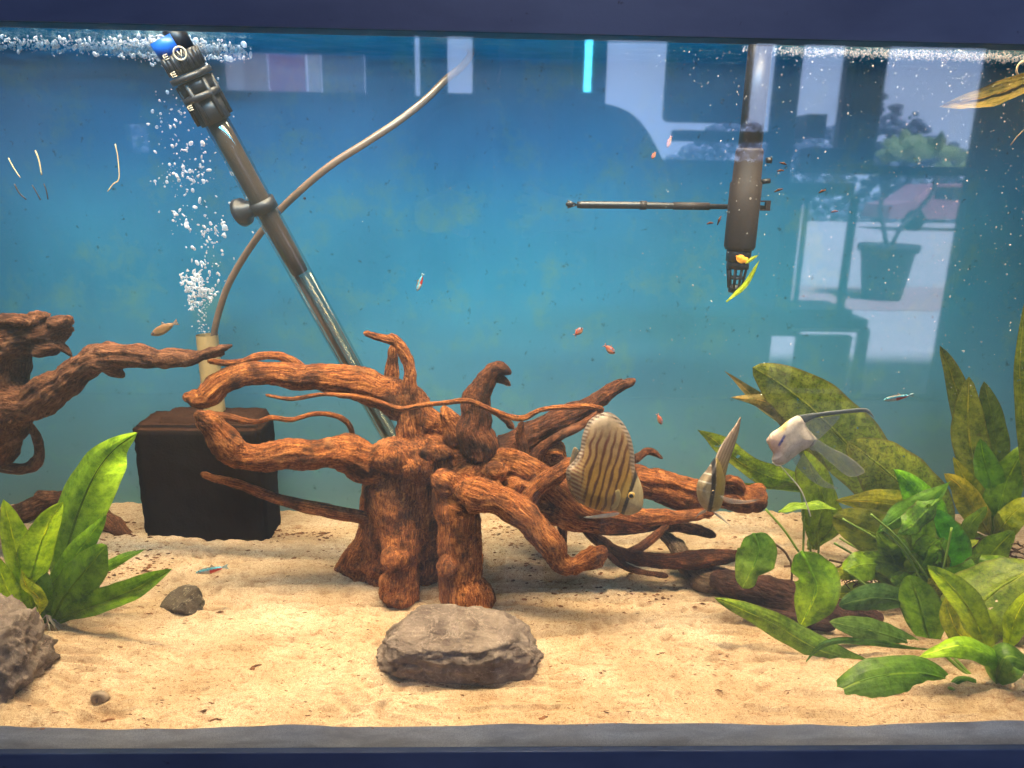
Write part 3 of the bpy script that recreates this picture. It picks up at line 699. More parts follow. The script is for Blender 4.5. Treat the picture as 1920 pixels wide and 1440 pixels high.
# intake pipe with strainer hanging at right
ip = empty('intake_pipe', P(1395, 400, .30), 'dark brown filter intake pipe with a slotted strainer hanging from the surface at right', 'intake pipe')
IA, IB = P(1432, 60, .30), P(1378, 545, .30); IA.x = IB.x + .004
def ii(py): 
    return P(1378 + (545 - py) * .105, py, .30)
w0 = pxs(1395, 400, .30)
MB().tube([ii(60), ii(282)], 21 * w0, 24).build('upper_pipe', M_BLACK, ip)
MB().tube([ii(278), ii(284), ii(340), ii(344), ii(462), ii(468)], [23 * w0, 25 * w0, 26 * w0, 29 * w0, 29 * w0, 26 * w0], 24).build('pipe', M_BROWNPL, ip)
mb = MB(); mb.tube([ii(464), ii(490)], 23 * w0, 24); mb.tube([ii(486), ii(504)], 21 * w0, 24); mb.tube([ii(518), ii(523)], 15 * w0, 18); mb.tube([ii(534), ii(548)], 13 * w0, 18)
ia = (ii(548) - ii(490)).normalized(); s1 = ia.cross(Vector((0, 1, 0))).normalized(); f1 = s1.cross(ia)
for k in range(9):
    a = 2 * math.pi * k / 9; d = s1 * math.cos(a) + f1 * math.sin(a)
    mb.tube([ii(500) + d * 18 * w0, ii(540) + d * 12.5 * w0], 2.6 * w0, 6)
mb.build('strainer', M_BLACK, ip)
MB().tube([ii(300) + Vector((.021, 0, 0)), ii(300) + Vector((.027, 0, 0))], .0035, 10).tube([ii(340) + Vector((.018, 0, 0)), ii(340) + Vector((.028, 0, .001))], .003, 10).build('screw', M_BLACK, ip)
# thin probe rod held level behind the pipe
rd = empty('probe_rod', P(1250, 386, .33), 'thin dark horizontal rod sticking out to the left behind the intake pipe', 'rod')
MB().tube([P(1082, 384, .33), P(1090, 384, .33), P(1200, 385, .33), P(1440, 389, .33)], [.0038, .0045, .0044, .0024], 12).build('rod', M_BLACK, rd)
MB().tube([P(1200, 385, .33), P(1212, 385, .33)], .0054, 12).build('clip', M_BROWNPL, rd)
MB().tube([P(1262, 386, .33), P(1330, 387, .33)], .0046, 12).build('sleeve', M_BROWNPL, rd)
MB().ball(P(1068, 383, .33), .0035, (1.4, .6, 1)).tube([P(1064, 376, .33), P(1082, 384, .33)], .001, 6).tube([P(1064, 390, .33), P(1082, 384, .33)], .001, 6).build('tip', M_BLACK, rd)
cp = MB().box(P(1424, 376, .325), P(1440, 379, .330)).box(P(1424, 392, .325), P(1440, 395, .330)).box(P(1437, 376, .325), P(1441, 395, .330)).build('bracket', M_BROWNPL, ip, smooth=False)

# ================================================================== LEAVES AND PLANTS
def leaf(parent, pts, hw, color, spots=.1, twist=0, pet=0.0, a=1.0, cup=.18, wave=.5, tipcol=None, name='leaf', step=24, notch=0, sharp=.8, stalk=None, bite=None):
    """pts: base -> tip (px,py,Y); hw: half width px; pet: part of the length that is bare stalk"""
    q = [P(*p) for p in pts]; sm = catmull([tuple(v) for v in q], .004); C = [Vector(p[:3]) for p in sm]
    L = [0]
    for i in range(1, len(C)): L.append(L[-1] + (C[i] - C[i - 1]).length)
    T = L[-1]; sc_ = pxs(pts[len(pts) // 2][0], pts[len(pts) // 2][1], pts[len(pts) // 2][2])
    NU, NV = step, 10; v = []; uvs = []; seedv = random.random() * 50
    def at(s):
        s = max(0, min(T, s)); 
        for i in range(1, len(L)):
            if L[i] >= s: return C[i - 1].lerp(C[i], (s - L[i - 1]) / max(1e-9, L[i] - L[i - 1]))
        return C[-1]
    s0 = pet * T
    for i in range(NU + 1):
        u = i / NU; s = s0 + (T - s0) * u; c = at(s); t_ = (at(s + .003) - at(s - .003)).normalized()
        view = (c - CAM).normalized(); sd = t_.cross(view).normalized(); nn = sd.cross(t_).normalized()
        tw = math.radians(twist + 10 * noise.noise(Vector((u * 2, seedv, 0)))); sdt = sd * math.cos(tw) + nn * math.sin(tw); nt = nn * math.cos(tw) - sd * math.sin(tw)
        wdt = hw * sc_ * (max(0, math.sin(math.pi * min(1, max(0, u)) ** a))) ** sharp
        if u > .93: wdt *= 1
        for j in range(NV + 1):
            x = j / NV * 2 - 1
            ed = 1 + .10 * noise.noise(Vector((u * 7, x > 0, seedv))) * (1 if wave else 0)
            if bite and abs(u - bite[0]) < bite[1] and x * bite[2] > 0: ed *= 1 - bite[3] * (1 - abs(u - bite[0]) / bite[1])
            off = wdt * x * ed
            z = -cup * wdt * x * x * 1.6 + wave * .0042 * (abs(x) ** 1.5) * math.sin(u * 13 + seedv + (2 if x > 0 else 0)) * min(1, wdt / .01)
            z += .0012 * noise.noise(Vector((u * 9, x * 3, seedv + 4)))
            v.append(c + sdt * off + nt * (-z)); uvs.append((u, j / NV))
    f = []
    for i in range(NU):
        for j in range(NV):
            k = i * (NV + 1) + j; f.append((k, k + 1, k + NV + 2, k + NV + 1))
    nb = len(v)
    mb = MB(); rs = sc_ * (1.0 + hw * .045)
    cc = [Vector(p[:3]) for p in catmull([tuple(v_) for v_ in q], .010)]
    n = len(cc); mb.tube([c_ - (c_ - CAM).normalized() * -.0006 for c_ in cc], [rs * (1.35 - 1.15 * (k / (n - 1))) for k in range(n)], 6)
    off = len(v); v += [Vector(p) for p in mb.v]; f += [tuple(i + off for i in q_) for q_ in mb.f]; uvs += [(.2, .53)] * len(mb.v)
    me = mesh(name, v, f); uvl = me.uv_layers.new(name='UVMap')
    for lp in me.loops: uvl.data[lp.index].uv = uvs[lp.vertex_index]
    tc = tipcol or color
    cols = []; 
    for i in range(len(v)):
        u = uvs[i][0]; k = u ** 1.5 if i < nb else 0
        cols += [color[m_] * (1 - k) + tc[m_] * k for m_ in range(3)] + [1]
    me.attributes.new('tint', 'FLOAT_COLOR', 'POINT').data.foreach_set('color', cols)
    me.attributes.new('spots', 'FLOAT', 'POINT').data.foreach_set('value', [spots] * len(v))
    return link(name, me, M_LEAF, parent)
YG = (.30, .44, .020); BG = (.12, .38, .015); DG = (.075, .17, .012); OL = (.17, .21, .030); GD = (.30, .27, .018); GR = (.09, .17, .05); TIPG = (.34, .60, .05); BR = (.15, .11, .05)
def plant(name, base, label, cat='aquarium plant'): return empty(name, base, label, cat)

B = (92, 1172, .165)
p1 = plant('sword_plant', ground(88, 1165), 'bright green broad-leaved plant behind the tall craggy stone at the left edge')
leaf(p1, [(88,1168,.165),(112,1080,.17),(140,980,.17),(175,895,.165),(212,845,.155),(257,812,.14)], 44, DG, .05, 12, .10, .9, .35, 1.2, TIPG, step=34)
leaf(p1, [(70,1160,.16),(55,1110,.155),(70,1040,.15),(92,980,.145),(118,941,.14)], 31, (.22,.36,.015), .05, -15, .0, .95, .3, .4, YG)
leaf(p1, [(60,1165,.16),(40,1090,.15),(25,1010,.145),(6,936,.14)], 27, (.22,.36,.015), .05, 20, .05, 1.1, .3, .4, YG)
leaf(p1, [(92,1165,.165),(110,1090,.165),(150,1030,.16),(200,964,.155)], 23, (.13,.28,.015), .05, 15, .05, .9, .25, .3, (.20,.40,.02))
leaf(p1, [(95,1168,.16),(120,1120,.15),(155,1075,.145),(200,1022,.14)], 42, DG, .08, 25, .0, .85, .2, .5, (.10,.22,.012), sharp=.6)
leaf(p1, [(100,1168,.16),(150,1145,.145),(240,1110,.135),(323,1066,.13)], 27, DG, .05, -25, .04, .85, .2, .4, (.12,.26,.015))
leaf(p1, [(120,1130,.17),(180,1075,.19),(225,1048,.20),(272,1030,.21)], 11, DG, .05, 20, .2, .9, .2, .4)
leaf(p1, [(75,1150,.15),(72,1120,.14),(50,1100,.135),(40,1068,.13)], 13, (.36,.42,.02), .25, 30, .0, .8, .3, .8)
leaf(p1, [(45,1150,.15),(22,1120,.14),(4,1080,.135),(-10,1040,.13)], 20, (.24,.38,.015), .05, -10, .0, .9, .3, .3)
leaf(p1, [(85,1168,.16),(80,1120,.155),(60,1070,.16),(25,1040,.16)], 20, DG, .05, 25, .0, .9, .2, .3)
mb = MB()
for k in range(14):
    a = random.uniform(-1.2, 2.2); b0 = ground(90, 1170); pp = [b0 + Vector((0, 0, .012))]
    for i in range(5): pp.append(pp[-1] + Vector((math.cos(a) * .005, -abs(math.sin(a)) * .003, -.003 + random.uniform(-.002, .002))))
    mb.tube(pp, .0006, 5)
mb.build('root', M_ROOT_PALE, p1)

# big mottled plant in the back right
p2 = plant('mottled_sword_plant', ground(1700, 1060), 'tall plant with long olive mottled leaves leaning left at the back right')
b2 = (1745, 1060, .33)
leaf(p2, [b2,(1720,985,.33),(1660,920,.33),(1590,835,.335),(1520,765,.335),(1455,715,.33),(1411,689,.325)], 62, (.16,.22,.025), .75, 8, .14, 1.05, .12, .8, (.20,.21,.055), step=44, sharp=.62)
leaf(p2, [b2,(1740,985,.31),(1715,935,.305),(1670,890,.30),(1620,850,.30),(1590,828,.30)], 62, (.15,.23,.022), .8, -8, .05, .95, .15, 1.0, (.22,.24,.04), step=36, sharp=.55)
leaf(p2, [(1560,985,.34),(1530,870,.35),(1490,810,.35),(1440,770,.35),(1398,730,.345),(1359,696,.34)], 15, (.16,.17,.07), .5, 30, .15, 1.2, .3, .8, (.17,.12,.07))
leaf(p2, [(1560,985,.345),(1535,880,.35),(1500,815,.348),(1465,770,.345),(1425,750,.34),(1370,745,.335)], 22, (.15,.17,.07), .5, -10, .2, .8, .3, .6, (.28,.20,.10))
leaf(p2, [(1540,990,.34),(1520,925,.34),(1490,905,.335),(1440,893,.33),(1385,865,.33),(1340,825,.325),(1308,806,.32)], 25, (.17,.27,.02), .6, 25, .2, .95, .2, 1.2, (.24,.28,.035))
leaf(p2, [(1540,990,.35),(1530,930,.35),(1495,915,.345),(1440,915,.34),(1390,906,.34)], 14, (.16,.26,.03), .4, 50, .2, .9, .2, .6)
leaf(p2, [(1530,1030,.30),(1535,980,.30),(1545,940,.295),(1520,880,.29),(1508,845,.29)], 34, (.14,.22,.02), .5, -20, .0, 1.0, .2, 1.4, (.17,.24,.02), sharp=.6)
leaf(p2, [(1515,1030,.32),(1545,990,.315),(1555,955,.31),(1530,915,.305)], 26, (.20,.30,.02), .5, 20, .0, .9, .2, 1.6)
leaf(p2, [(1460,960,.29),(1490,948,.29),(1530,945,.285),(1570,955,.28)], 11, (.20,.34,.03), .3, 40, .0, .9, .2, .8)
leaf(p2, [b2,(1735,985,.28),(1700,955,.275),(1640,942,.27),(1566,938,.265)], 30, (.22,.27,.015), .25, 20, .22, .9, .15, .5, (.33,.30,.03))
leaf(p2, [b2,(1745,1000,.27),(1735,950,.265),(1700,900,.26),(1675,880,.26)], 36, (.12,.36,.012), .25, -10, .05, 1.0, .2, .6, (.16,.42,.01))
leaf(p2, [(1792,1092,.24),(1780,1050,.24),(1762,1005,.24),(1738,955,.235)], 42, (.055,.26,.010), .25, 15, .0, .9, .25, .6, (.06,.24,.012), sharp=.6)
leaf(p2, [(1645,1000,.22),(1680,975,.22),(1720,950,.215),(1755,930,.21),(1782,903,.205)], 22, (.10,.24,.035), .15, -35, .0, .9, .25, .5, (.16,.34,.05))
leaf(p2, [(1760,935,.21),(1735,960,.205),(1710,985,.20),(1683,1002,.195)], 24, (.12,.26,.03), .6, 25, .0, .9, .25, .8)
for (x0, y0, x1, y1, bx, Y) in [(1500,905,1506,1036,4,.30),(1519,900,1520,1034,-3,.305),(1535,960,1534,1040,3,.31),(1436,955,1497,1034,4,.27),(1440,1012,1482,1052,8,.25),(1482,1050,1484,1090,2,.25),(1700,920,1760,985,3,.33),(1470,1062,1540,1060,-6,.26),(1555,1050,1620,1062,-5,.25)]:
    sm = catmull([tuple(P(x0, y0, Y)), tuple(P((x0 + x1) / 2 + bx, (y0 + y1) / 2, Y)), tuple(P(x1, y1, Y))], .006)
    MB().tube(sm, .0015, 8).build('stalk', M_STALK if Y > .26 else M_ROOT, p2)

p3 = plant('hanging_leaf_plant', ground(1600, 1130), 'plant with drooping torn leaves between the log and the dense right cluster')
leaf(p3, [(1412,1000,.19),(1422,1030,.185),(1412,1065,.18),(1392,1103,.175)], 36, (.11,.26,.045), .15, 10, .0, .85, .25, .6, (.20,.30,.05), sharp=.5, bite=(.7,.2,1,.5))
leaf(p3, [(1502,1034,.16),(1520,1070,.155),(1530,1110,.15),(1500,1176,.145)], 42, (.13,.30,.015), .30, -8, .0, .85, .22, .8, (.26,.38,.02), sharp=.65, bite=(.35,.15,-1,.4))
leaf(p3, [(1720,1140,.17),(1680,1125,.165),(1630,1122,.16),(1572,1135,.155)], 27, (.06,.14,.05), .05, 25, .0, .95, .15, .3, (.07,.15,.06), sharp=.55)
leaf(p3, [(1745,1225,.14),(1690,1200,.14),(1625,1180,.135),(1555,1166,.13)], 25, (.07,.15,.045), .05, -15, .0, .95, .15, .4, (.09,.17,.05), sharp=.6)
leaf(p3, [(1755,1218,.12),(1700,1215,.12),(1640,1206,.115),(1570,1203,.11),(1535,1215,.11),(1508,1245,.11)], 8, (.06,.15,.03), .05, 40, .0, 1.3, .2, .4)
leaf(p3, [(1765,1090,.23),(1720,1045,.235),(1660,1010,.24),(1600,985,.24),(1562,968,.24)], 50, (.085,.15,.012), .3, 20, .0, .9, .2, .7, (.16,.17,.02), step=34, sharp=.55)
leaf(p3, [(1775,1130,.21),(1730,1095,.22),(1680,1060,.225),(1612,1045,.23)], 34, (.07,.13,.012), .3, -25, .0, .9, .2, .8, sharp=.6)
leaf(p3, [(1770,1135,.20),(1730,1110,.21),(1690,1095,.215),(1640,1075,.22)], 26, (.06,.12,.012), .2, 15, .0, .9, .2, .8)
leaf(p3, [(1655,1068,.24),(1690,1060,.235),(1715,1045,.23),(1718,1030,.23)], 8, (.28,.34,.03), .2, 15, .0, .9, .2, 1)
leaf(p3, [(1748,1215,.15),(1735,1170,.15),(1722,1125,.15),(1706,1078,.15)], 37, (.13,.27,.015), .1, 8, .0, .95, .22, .4, (.12,.24,.02), sharp=.6)
leaf(p3, [(1760,1180,.20),(1800,1150,.20),(1770,1110,.20),(1740,1085,.20)], 28, (.28,.28,.02), .8, 8, .0, .9, .2, .8, sharp=.6)
rs = random.Random(5)
for k in range(46):                                                  # smaller leaves filling the clump
    bx, by = rs.uniform(1690, 1800), rs.uniform(1060, 1190); Y0 = rs.uniform(.21, .31)
    ang = rs.uniform(math.radians(20), math.radians(190)); L_ = rs.uniform(90, 190); tx, ty = bx + L_ * math.cos(ang), by - L_ * math.sin(ang) * .9
    c_ = rs.choice([(.085, .16, .012), (.13, .24, .015), (.18, .24, .02), (.10, .22, .012), (.22, .27, .02)])
    leaf(p3, [(bx, by, Y0), ((bx * 2 + tx) / 3 + rs.uniform(-8, 8), (by * 2 + ty) / 3 - 8, Y0), ((bx + 2 * tx) / 3, (by + 2 * ty) / 3 - 10, Y0 - .01), (tx, ty, Y0 - .02)], rs.uniform(14, 30), c_, rs.uniform(.1, .7), rs.uniform(-35, 35), .15, .95, .2, rs.uniform(.4, 1.4), sharp=.65, step=20)
for k in range(12):                                                  # thin stems between them
    x0 = rs.uniform(1560, 1800); Y0 = rs.uniform(.2, .3); y0 = rs.uniform(960, 1080)
    MB().tube(catmull([tuple(P(x0, y0, Y0)), tuple(P((x0 + 1760) / 2, y0 + 60, Y0)), tuple(P(rs.uniform(1740, 1800), 1170, Y0))], .008), .0014, 7).build('stalk', M_STALK, p3)
# roots drifting on the sand
mb = MB()
for k in range(34):
    q = P(1610 + random.uniform(-30, 55), 1068 + random.uniform(-16, 14), .235); a = random.uniform(0, math.tau); pp = [q]
    for i in range(6):
        a += random.uniform(-.6, .6); pp.append(pp[-1] + Vector((math.cos(a) * .0055, math.sin(a) * .002, -.0035 + random.uniform(-.002, .003))))
    for z in pp: z.z = max(z.z, sand_h(z.x, z.y) + .001)
    mb.tube(pp, .0006, 5)
mb.build('root', M_ROOT, p3)

p4 = plant('front_sword_plant', ground(1868, 1305), 'green plant rooted near the front glass at the bottom right, roots showing')
b4 = (1868, 1305, .075)
leaf(p4, [b4,(1790,1278,.07),(1720,1262,.065),(1630,1272,.06),(1540,1311,.058)], 36, (.065,.17,.02), .15, -8, .28, .95, .16, .5, (.10,.19,.04), step=34, sharp=.6)
leaf(p4, [b4,(1740,1280,.09),(1640,1250,.10),(1540,1220,.115),(1440,1165,.13),(1340,1121,.14)], 26, (.10,.22,.035), .35, 22, .40, .9, .15, .5, (.22,.34,.03), step=34, sharp=.7)
leaf(p4, [b4,(1880,1270,.06),(1860,1232,.055),(1800,1210,.055),(1724,1231,.055)], 22, (.09,.24,.03), .05, -25, .25, .9, .3, .4, (.34,.58,.02), sharp=.7)
leaf(p4, [(1868,1300,.07),(1872,1260,.055),(1890,1230,.05),(1945,1250,.05)], 32, (.10,.20,.05), .08, 20, .15, .8, .3, .3, (.10,.22,.05), sharp=.6)
leaf(p4, [(1870,1300,.08),(1850,1220,.09),(1822,1150,.10),(1785,1100,.10),(1739,1060,.10)], 27, (.24,.32,.015), .1, 12, .2, .95, .3, .4, (.28,.42,.02), sharp=.75)
leaf(p4, [(1850,1240,.11),(1800,1190,.12),(1780,1150,.125),(1775,1115,.13)], 20, (.30,.33,.015), .3, -20, .0, .95, .3, .6, (.34,.38,.03))
leaf(p4, [(1800,1215,.15),(1825,1150,.155),(1870,1105,.16),(1950,1060,.16)], 66, (.16,.25,.015), .45, 10, .0, .85, .15, .6, (.15,.22,.02), step=34, sharp=.5)
leaf(p4, [(1885,1220,.07),(1895,1190,.065),(1908,1150,.06),(1940,1100,.06)], 20, (.28,.40,.015), .1, 10, .0, .9, .3, .4, (.34,.48,.02))
leaf(p4, [b4,(1840,1290,.065),(1800,1275,.06),(1772,1300,.055)], 9, (.06,.16,.03), .1, 10, .1, .9, .3, .4)
leaf(p4, [b4,(1880,1285,.075),(1900,1262,.075),(1930,1240,.075)], 9, (.06,.16,.03), .1, 10, .1, .9, .3, .4)
for (x1, y1, Y) in [(1760,1218,.09),(1790,1235,.09),(1700,1250,.08),(1868,1210,.08),(1925,1270,.08),(1780,1290,.05)]:
    sm = catmull([tuple(P(1868, 1300, .075)), tuple(P((1868 + x1) / 2, (1300 + y1) / 2 + 6, .078)), tuple(P(x1, y1, Y))], .006)
    MB().tube(sm, .0018, 8).build('stalk', M_STALK, p4)
mb = MB(); mb.tube([P(1868, 1255, .07), P(1870, 1285, .072), P(1872, 1312, .072)], [.0035, .0045, .003], 10)
for k in range(18):
    a = random.uniform(-2.8, -.2); pp = [P(1870, 1300, .07)]
    for i in range(6):
        pp.append(pp[-1] + Vector((math.cos(a) * .0045, math.sin(a) * .0018, -.0016 + random.uniform(-.002, .002))))
        pp[-1].z = max(pp[-1].z, sand_h(pp[-1].x, pp[-1].y) + .001); a += random.uniform(-.4, .4)
    mb.tube(pp, .0006, 5)
mb.build('root', M_ROOT_PALE, p4)

p5 = plant('rosette_plant', ground(1850, 1030), 'upright rosette of olive and golden leaves growing in the back right corner')
b5 = (1858, 1010, .36)
for pts_, hw, c_, sp_, tw_, c2 in [
  ([b5,(1842,930,.355),(1822,850,.35),(1815,780,.345),(1817,706,.34)], 31, (.18,.23,.02), .45, 5, (.17,.19,.05)),
  ([b5,(1845,930,.37),(1825,860,.38),(1800,760,.38),(1783,700,.38),(1762,648,.38)], 24, (.09,.14,.02), .6, 25, (.11,.12,.04)),
  ([b5,(1862,920,.38),(1868,850,.385),(1860,780,.385),(1845,715,.385)], 26, (.08,.14,.02), .4, -20, (.09,.12,.03)),
  ([b5,(1845,970,.34),(1830,930,.335),(1808,895,.33),(1787,856,.33)], 17, (.20,.24,.015), .2, 20, (.28,.27,.02)),
  ([b5,(1845,985,.32),(1825,950,.315),(1800,912,.31),(1770,888,.31)], 25, (.22,.23,.012), .2, -15, (.30,.25,.02)),
  ([b5,(1862,960,.33),(1855,900,.325),(1845,860,.32),(1838,822,.32)], 26, (.08,.22,.010), .1, 12, (.09,.22,.015)),
  ([b5,(1872,960,.32),(1890,900,.315),(1910,860,.31),(1935,830,.31)], 30, (.12,.25,.012), .15, -12, (.16,.28,.02)),
  ([b5,(1880,985,.30),(1895,965,.295),(1920,945,.29),(1950,935,.29)], 26, (.20,.26,.012), .15, 20, (.24,.28,.02)),
  ([b5,(1830,1005,.33),(1790,985,.335),(1760,955,.34),(1745,930,.345)], 8, (.18,.24,.02), .3, 10, (.22,.24,.03)),
  ([b5,(1810,1015,.33),(1770,1002,.33),(1730,990,.33)], 7, (.20,.24,.02), .3, 30, None),
  ([b5,(1850,960,.35),(1838,920,.35),(1850,890,.35)], 20, (.16,.23,.015), .2, 40, None),
  ]:
    leaf(p5, pts_, hw, c_, sp_, tw_, .12, 1.05, .22, .5, c2, sharp=.7)
mb = MB()
for k in range(120):
    q = P(1850 + random.gauss(0, 34), 1020 + random.uniform(-14, 26), .33 + random.uniform(-.02, .02)); a = random.uniform(0, math.tau); pp = [q]
    for i in range(6): a += random.uniform(-.7, .7); pp.append(pp[-1] + Vector((math.cos(a) * .006, math.sin(a) * .003, random.uniform(-.005, .002))))
    for z in pp: z.z = max(z.z, sand_h(z.x, z.y) + .001)
    mb.tube(pp, .0009, 5)
mb.ball(P(1850, 1030, .335), .022, (1.5, .9, .7)); mb.build('root_clump', M_ROOT, p5)
p6 = plant('tall_leaf', ground(1930, 1010), 'tall narrow olive leaf half cut off by the right edge')
leaf(p6, [(1930,1000,.28),(1925,880,.28),(1918,780,.28),(1912,690,.28),(1922,560,.28)], 13, (.14,.18,.03), .4, 10, .1, .9, .2, .5)
p7 = plant('floating_leaf', P(1850, 178, .15), 'brownish translucent leaf floating just under the surface in the top right corner')
leaf(p7, [(1960,140,.15),(1920,160,.15),(1850,182,.15),(1762,200,.15)], 26, (.085, .07, .03), .15, 30, .0, .7, .1, .15, (.095, .075, .03))
mb = MB(); mb.tube(catmull([tuple(P(*q)) for q in [(1930,112,.15),(1912,118,.15),(1906,134,.15),(1915,148,.15),(1930,156,.15)]], .004), .0009, 6)
mb.build('root', M_ROOT_PALE, p7)
MB().tube(catmull([tuple(P(*q)) for q in [(1895,272,.15),(1908,255,.15),(1930,235,.15)]], .006), .0005, 6).build('root', M_ROOT_PALE, p7)

# ================================================================== FISH
def inside(poly, x, y):
    c = False; n = len(poly)
    for i in range(n):
        x0, y0 = poly[i]; x1, y1 = poly[(i + 1) % n]
        if (y0 > y) != (y1 > y) and x < (x1 - x0) * (y - y0) / (y1 - y0) + x0: c = not c
    return c
def smooth_poly(pts, step, sharp=False):
    if sharp: src = pts
    out = []; n = len(pts)
    for i in range(n):
        a, b, c, d = [np.array(pts[(i + k - 1) % n], float) for k in range(4)]
        m = max(1, int(np.linalg.norm(c - b) / step))
        for k in range(m):
            t = k / m
            q = .5 * (2 * b + (c - a) * t + (2 * a - 5 * b + 4 * c - d) * t * t + (3 * b - a - 3 * c + d) * t ** 3) if not sharp else b + (c - b) * t
            out.append((q[0], q[1]))
    return out
def inflate(name, outline, Y, T, colf, mat, parent, step=2.0, tilt=(0, 0), sharp=False, dmax=None, ripple=0):
    """solid lens-shaped body from its side outline; T half thickness (m)"""
    poly = smooth_poly(outline, step, sharp); pa = np.array(poly); cx, cy = pa.mean(0)
    x0, y0 = pa.min(0); x1, y1 = pa.max(0); pts = list(poly); step = min(step, max(.5, min(x1 - x0, y1 - y0) / 5)); nb = len(poly)
    seg_a = pa; seg_b = np.roll(pa, -1, 0)
    def dist(x, y):
        q = np.array([x, y]); ab = seg_b - seg_a; t_ = np.clip(((q - seg_a) * ab).sum(1) / np.maximum(1e-9, (ab * ab).sum(1)), 0, 1)
        return np.linalg.norm(seg_a + ab * t_[:, None] - q, axis=1).min()
    D = [0.0] * nb; j = 0; yy = y0
    while yy < y1:
        xx = x0 + (j % 2) * step * .5
        while xx < x1:
            if inside(poly, xx, yy):
                d = dist(xx, yy)
                if d > step * .45: pts.append((xx, yy)); D.append(d)
            xx += step
        yy += step * .87; j += 1
    r = geometry.delaunay_2d_cdt([Vector(p) for p in pts], [], [tuple(range(nb))], 1, 1e-6)
    V2, _, F2, orig = r[0], r[1], r[2], r[3]
    dd = [D[o[0]] if o else 0 for o in orig]; dm = dmax or max(max(dd), .3); n = len(V2); v = []; cols = []
    edge = [d < 1e-6 for d in dd]; idx = list(range(n)); back = [0] * n
    def mk(i, sgn):
        x, y = V2[i]; h = T * math.sqrt(max(0, 1 - (1 - min(1, dd[i] / dm)) ** 2))
        yv = Y + tilt[0] * (x - cx) + tilt[1] * (y - cy) + (ripple * math.sin(x * .35 + y * .2) if ripple else 0)
        return P(x, y, yv - sgn * h)
    for i in range(n): v.append(mk(i, 1)); cols.append(colf(V2[i][0], V2[i][1], dd[i]))
    for i in range(n):
        if edge[i]: back[i] = i
        else: back[i] = len(v); v.append(mk(i, -1)); cols.append(cols[i])
    f = [tuple(q) for q in F2] + [tuple(back[k] for k in reversed(q)) for q in F2]
    me = mesh(name, v, f)
    flat = [c for q in cols for c in (q if len(q) == 4 else (*q, 1))]
    me.attributes.new('tint', 'FLOAT_COLOR', 'POINT').data.foreach_set('color', flat)
    bm = bmesh.new(); bm.from_mesh(me); bmesh.ops.recalc_face_normals(bm, faces=bm.faces); bm.to_mesh(me); bm.free()
    return link(name, me, mat, parent)
def lerp3(a, b, k): k = max(0, min(1, k)); return tuple(a[i] * (1 - k) + b[i] * k for i in range(3))
def sstep(a, b, x): t_ = max(0, min(1, (x - a) / (b - a))); return t_ * t_ * (3 - 2 * t_)

# striped discus, side view
YD = .17
fd = empty('discus_fish', P(1130, 880, YD), 'large disc-shaped fish with brown wavy stripes swimming in front of the stump', 'fish')
def colA(x, y, d):
    wob = 2.2 * noise.noise(Vector((x * .045, y * .045, 0))); s = x + .27 * (y - 880) + wob * 2
    k = .5 + .5 * math.sin(s * 2 * math.pi / 13.5); k = sstep(.45, .9, k)
    base = lerp3((.30, .17, .03), (.27, .19, .11), sstep(900, 800, y)); dark = lerp3((.06, .016, .004), (.11, .032, .016), sstep(900, 820, y))
    c = lerp3(base, dark, k * sstep(790, 830, y) * .95)
    fl_ = sstep(1085, 1070, x + (y - 900) * .2)                       # rear fin rays
    if x < 1100 and y > 860:
        k2 = .5 + .5 * math.sin((y - .5 * (x - 1060)) * 2 * math.pi / 8.0); c = lerp3(c, lerp3((.30, .22, .12), (.13, .04, .016), k2), sstep(1105, 1080, x))
    tot = sstep(815, 785, y); c = lerp3(c, (.24, .20, .17), tot * .75)
    if d < 11 and y < 900:                                           # dorsal rays
        k3 = .5 + .5 * math.sin((y * .9 - x * .25) * 2 * math.pi / 6.5); c = lerp3(c, lerp3((.34, .29, .25), (.10, .055, .04), k3), sstep(11, 5, d))
    bx = 1194 + (y - 884) * (-25 / 73); e = abs(x - bx)
    if y > 868: 
        if x > bx + 3: c = lerp3(c, (.36, .30, .18), sstep(868, 890, y))
        c = lerp3(c, (.018, .012, .012), sstep(5.5, 3.0, e) * sstep(868, 885, y))
        if x < bx - 3: c = lerp3(c, (.34, .24, .06), sstep(25, 6, e) * .75 * sstep(880, 915, y))
    al = 1.0
    if d < 6 and (y < 800 or x < 1085): al = .72
    return (*c, al)
outA = [(1204,952),(1206,925),(1200,902),(1191,880),(1189,850),(1182,818),(1166,790),(1143,773),(1122,777),(1103,790),(1092,816),(1088,840),(1080,858),(1072,868),(1062,880),(1062,900),(1070,925),(1086,942),(1108,953),(1134,960),(1152,958),(1172,966),(1190,963)]
inflate('body', outA, YD, .014, colA, M_FISH, fd, 1.6, (.00022, -.0001), dmax=32)
inflate('tail_fin', [(1088,850),(1078,838),(1072,850),(1068,872),(1078,876),(1088,868)], YD + .004, .0012, lambda x, y, d: (.38, .30, .20, .7), M_FISH, fd, 1.6)
inflate('pectoral_fin', [(1148,925),(1160,918),(1164,930),(1158,950),(1148,955),(1143,940)], YD - .0145, .0008, lambda x, y, d: (.62, .50, .22, .55), M_FISH, fd, 1.6)
inflate('pelvic_fin', [(1160,961),(1135,963),(1110,967),(1094,970),(1112,972),(1140,970),(1158,966)], YD - .004, .0010, lambda x, y, d: (.75, .72, .62, .8), M_FISH, fd, 1.4)
q = P(1184, 929, YD - .0135); MB().ball(q, .0042, (1, .5, 1), 14, 8).build('eye', M_EYE_RING, fd)
MB().ball(q + Vector((-.0004, -.0010, 0)), .0028, (1, .5, 1), 14, 8).build('pupil', M_EYE, fd)

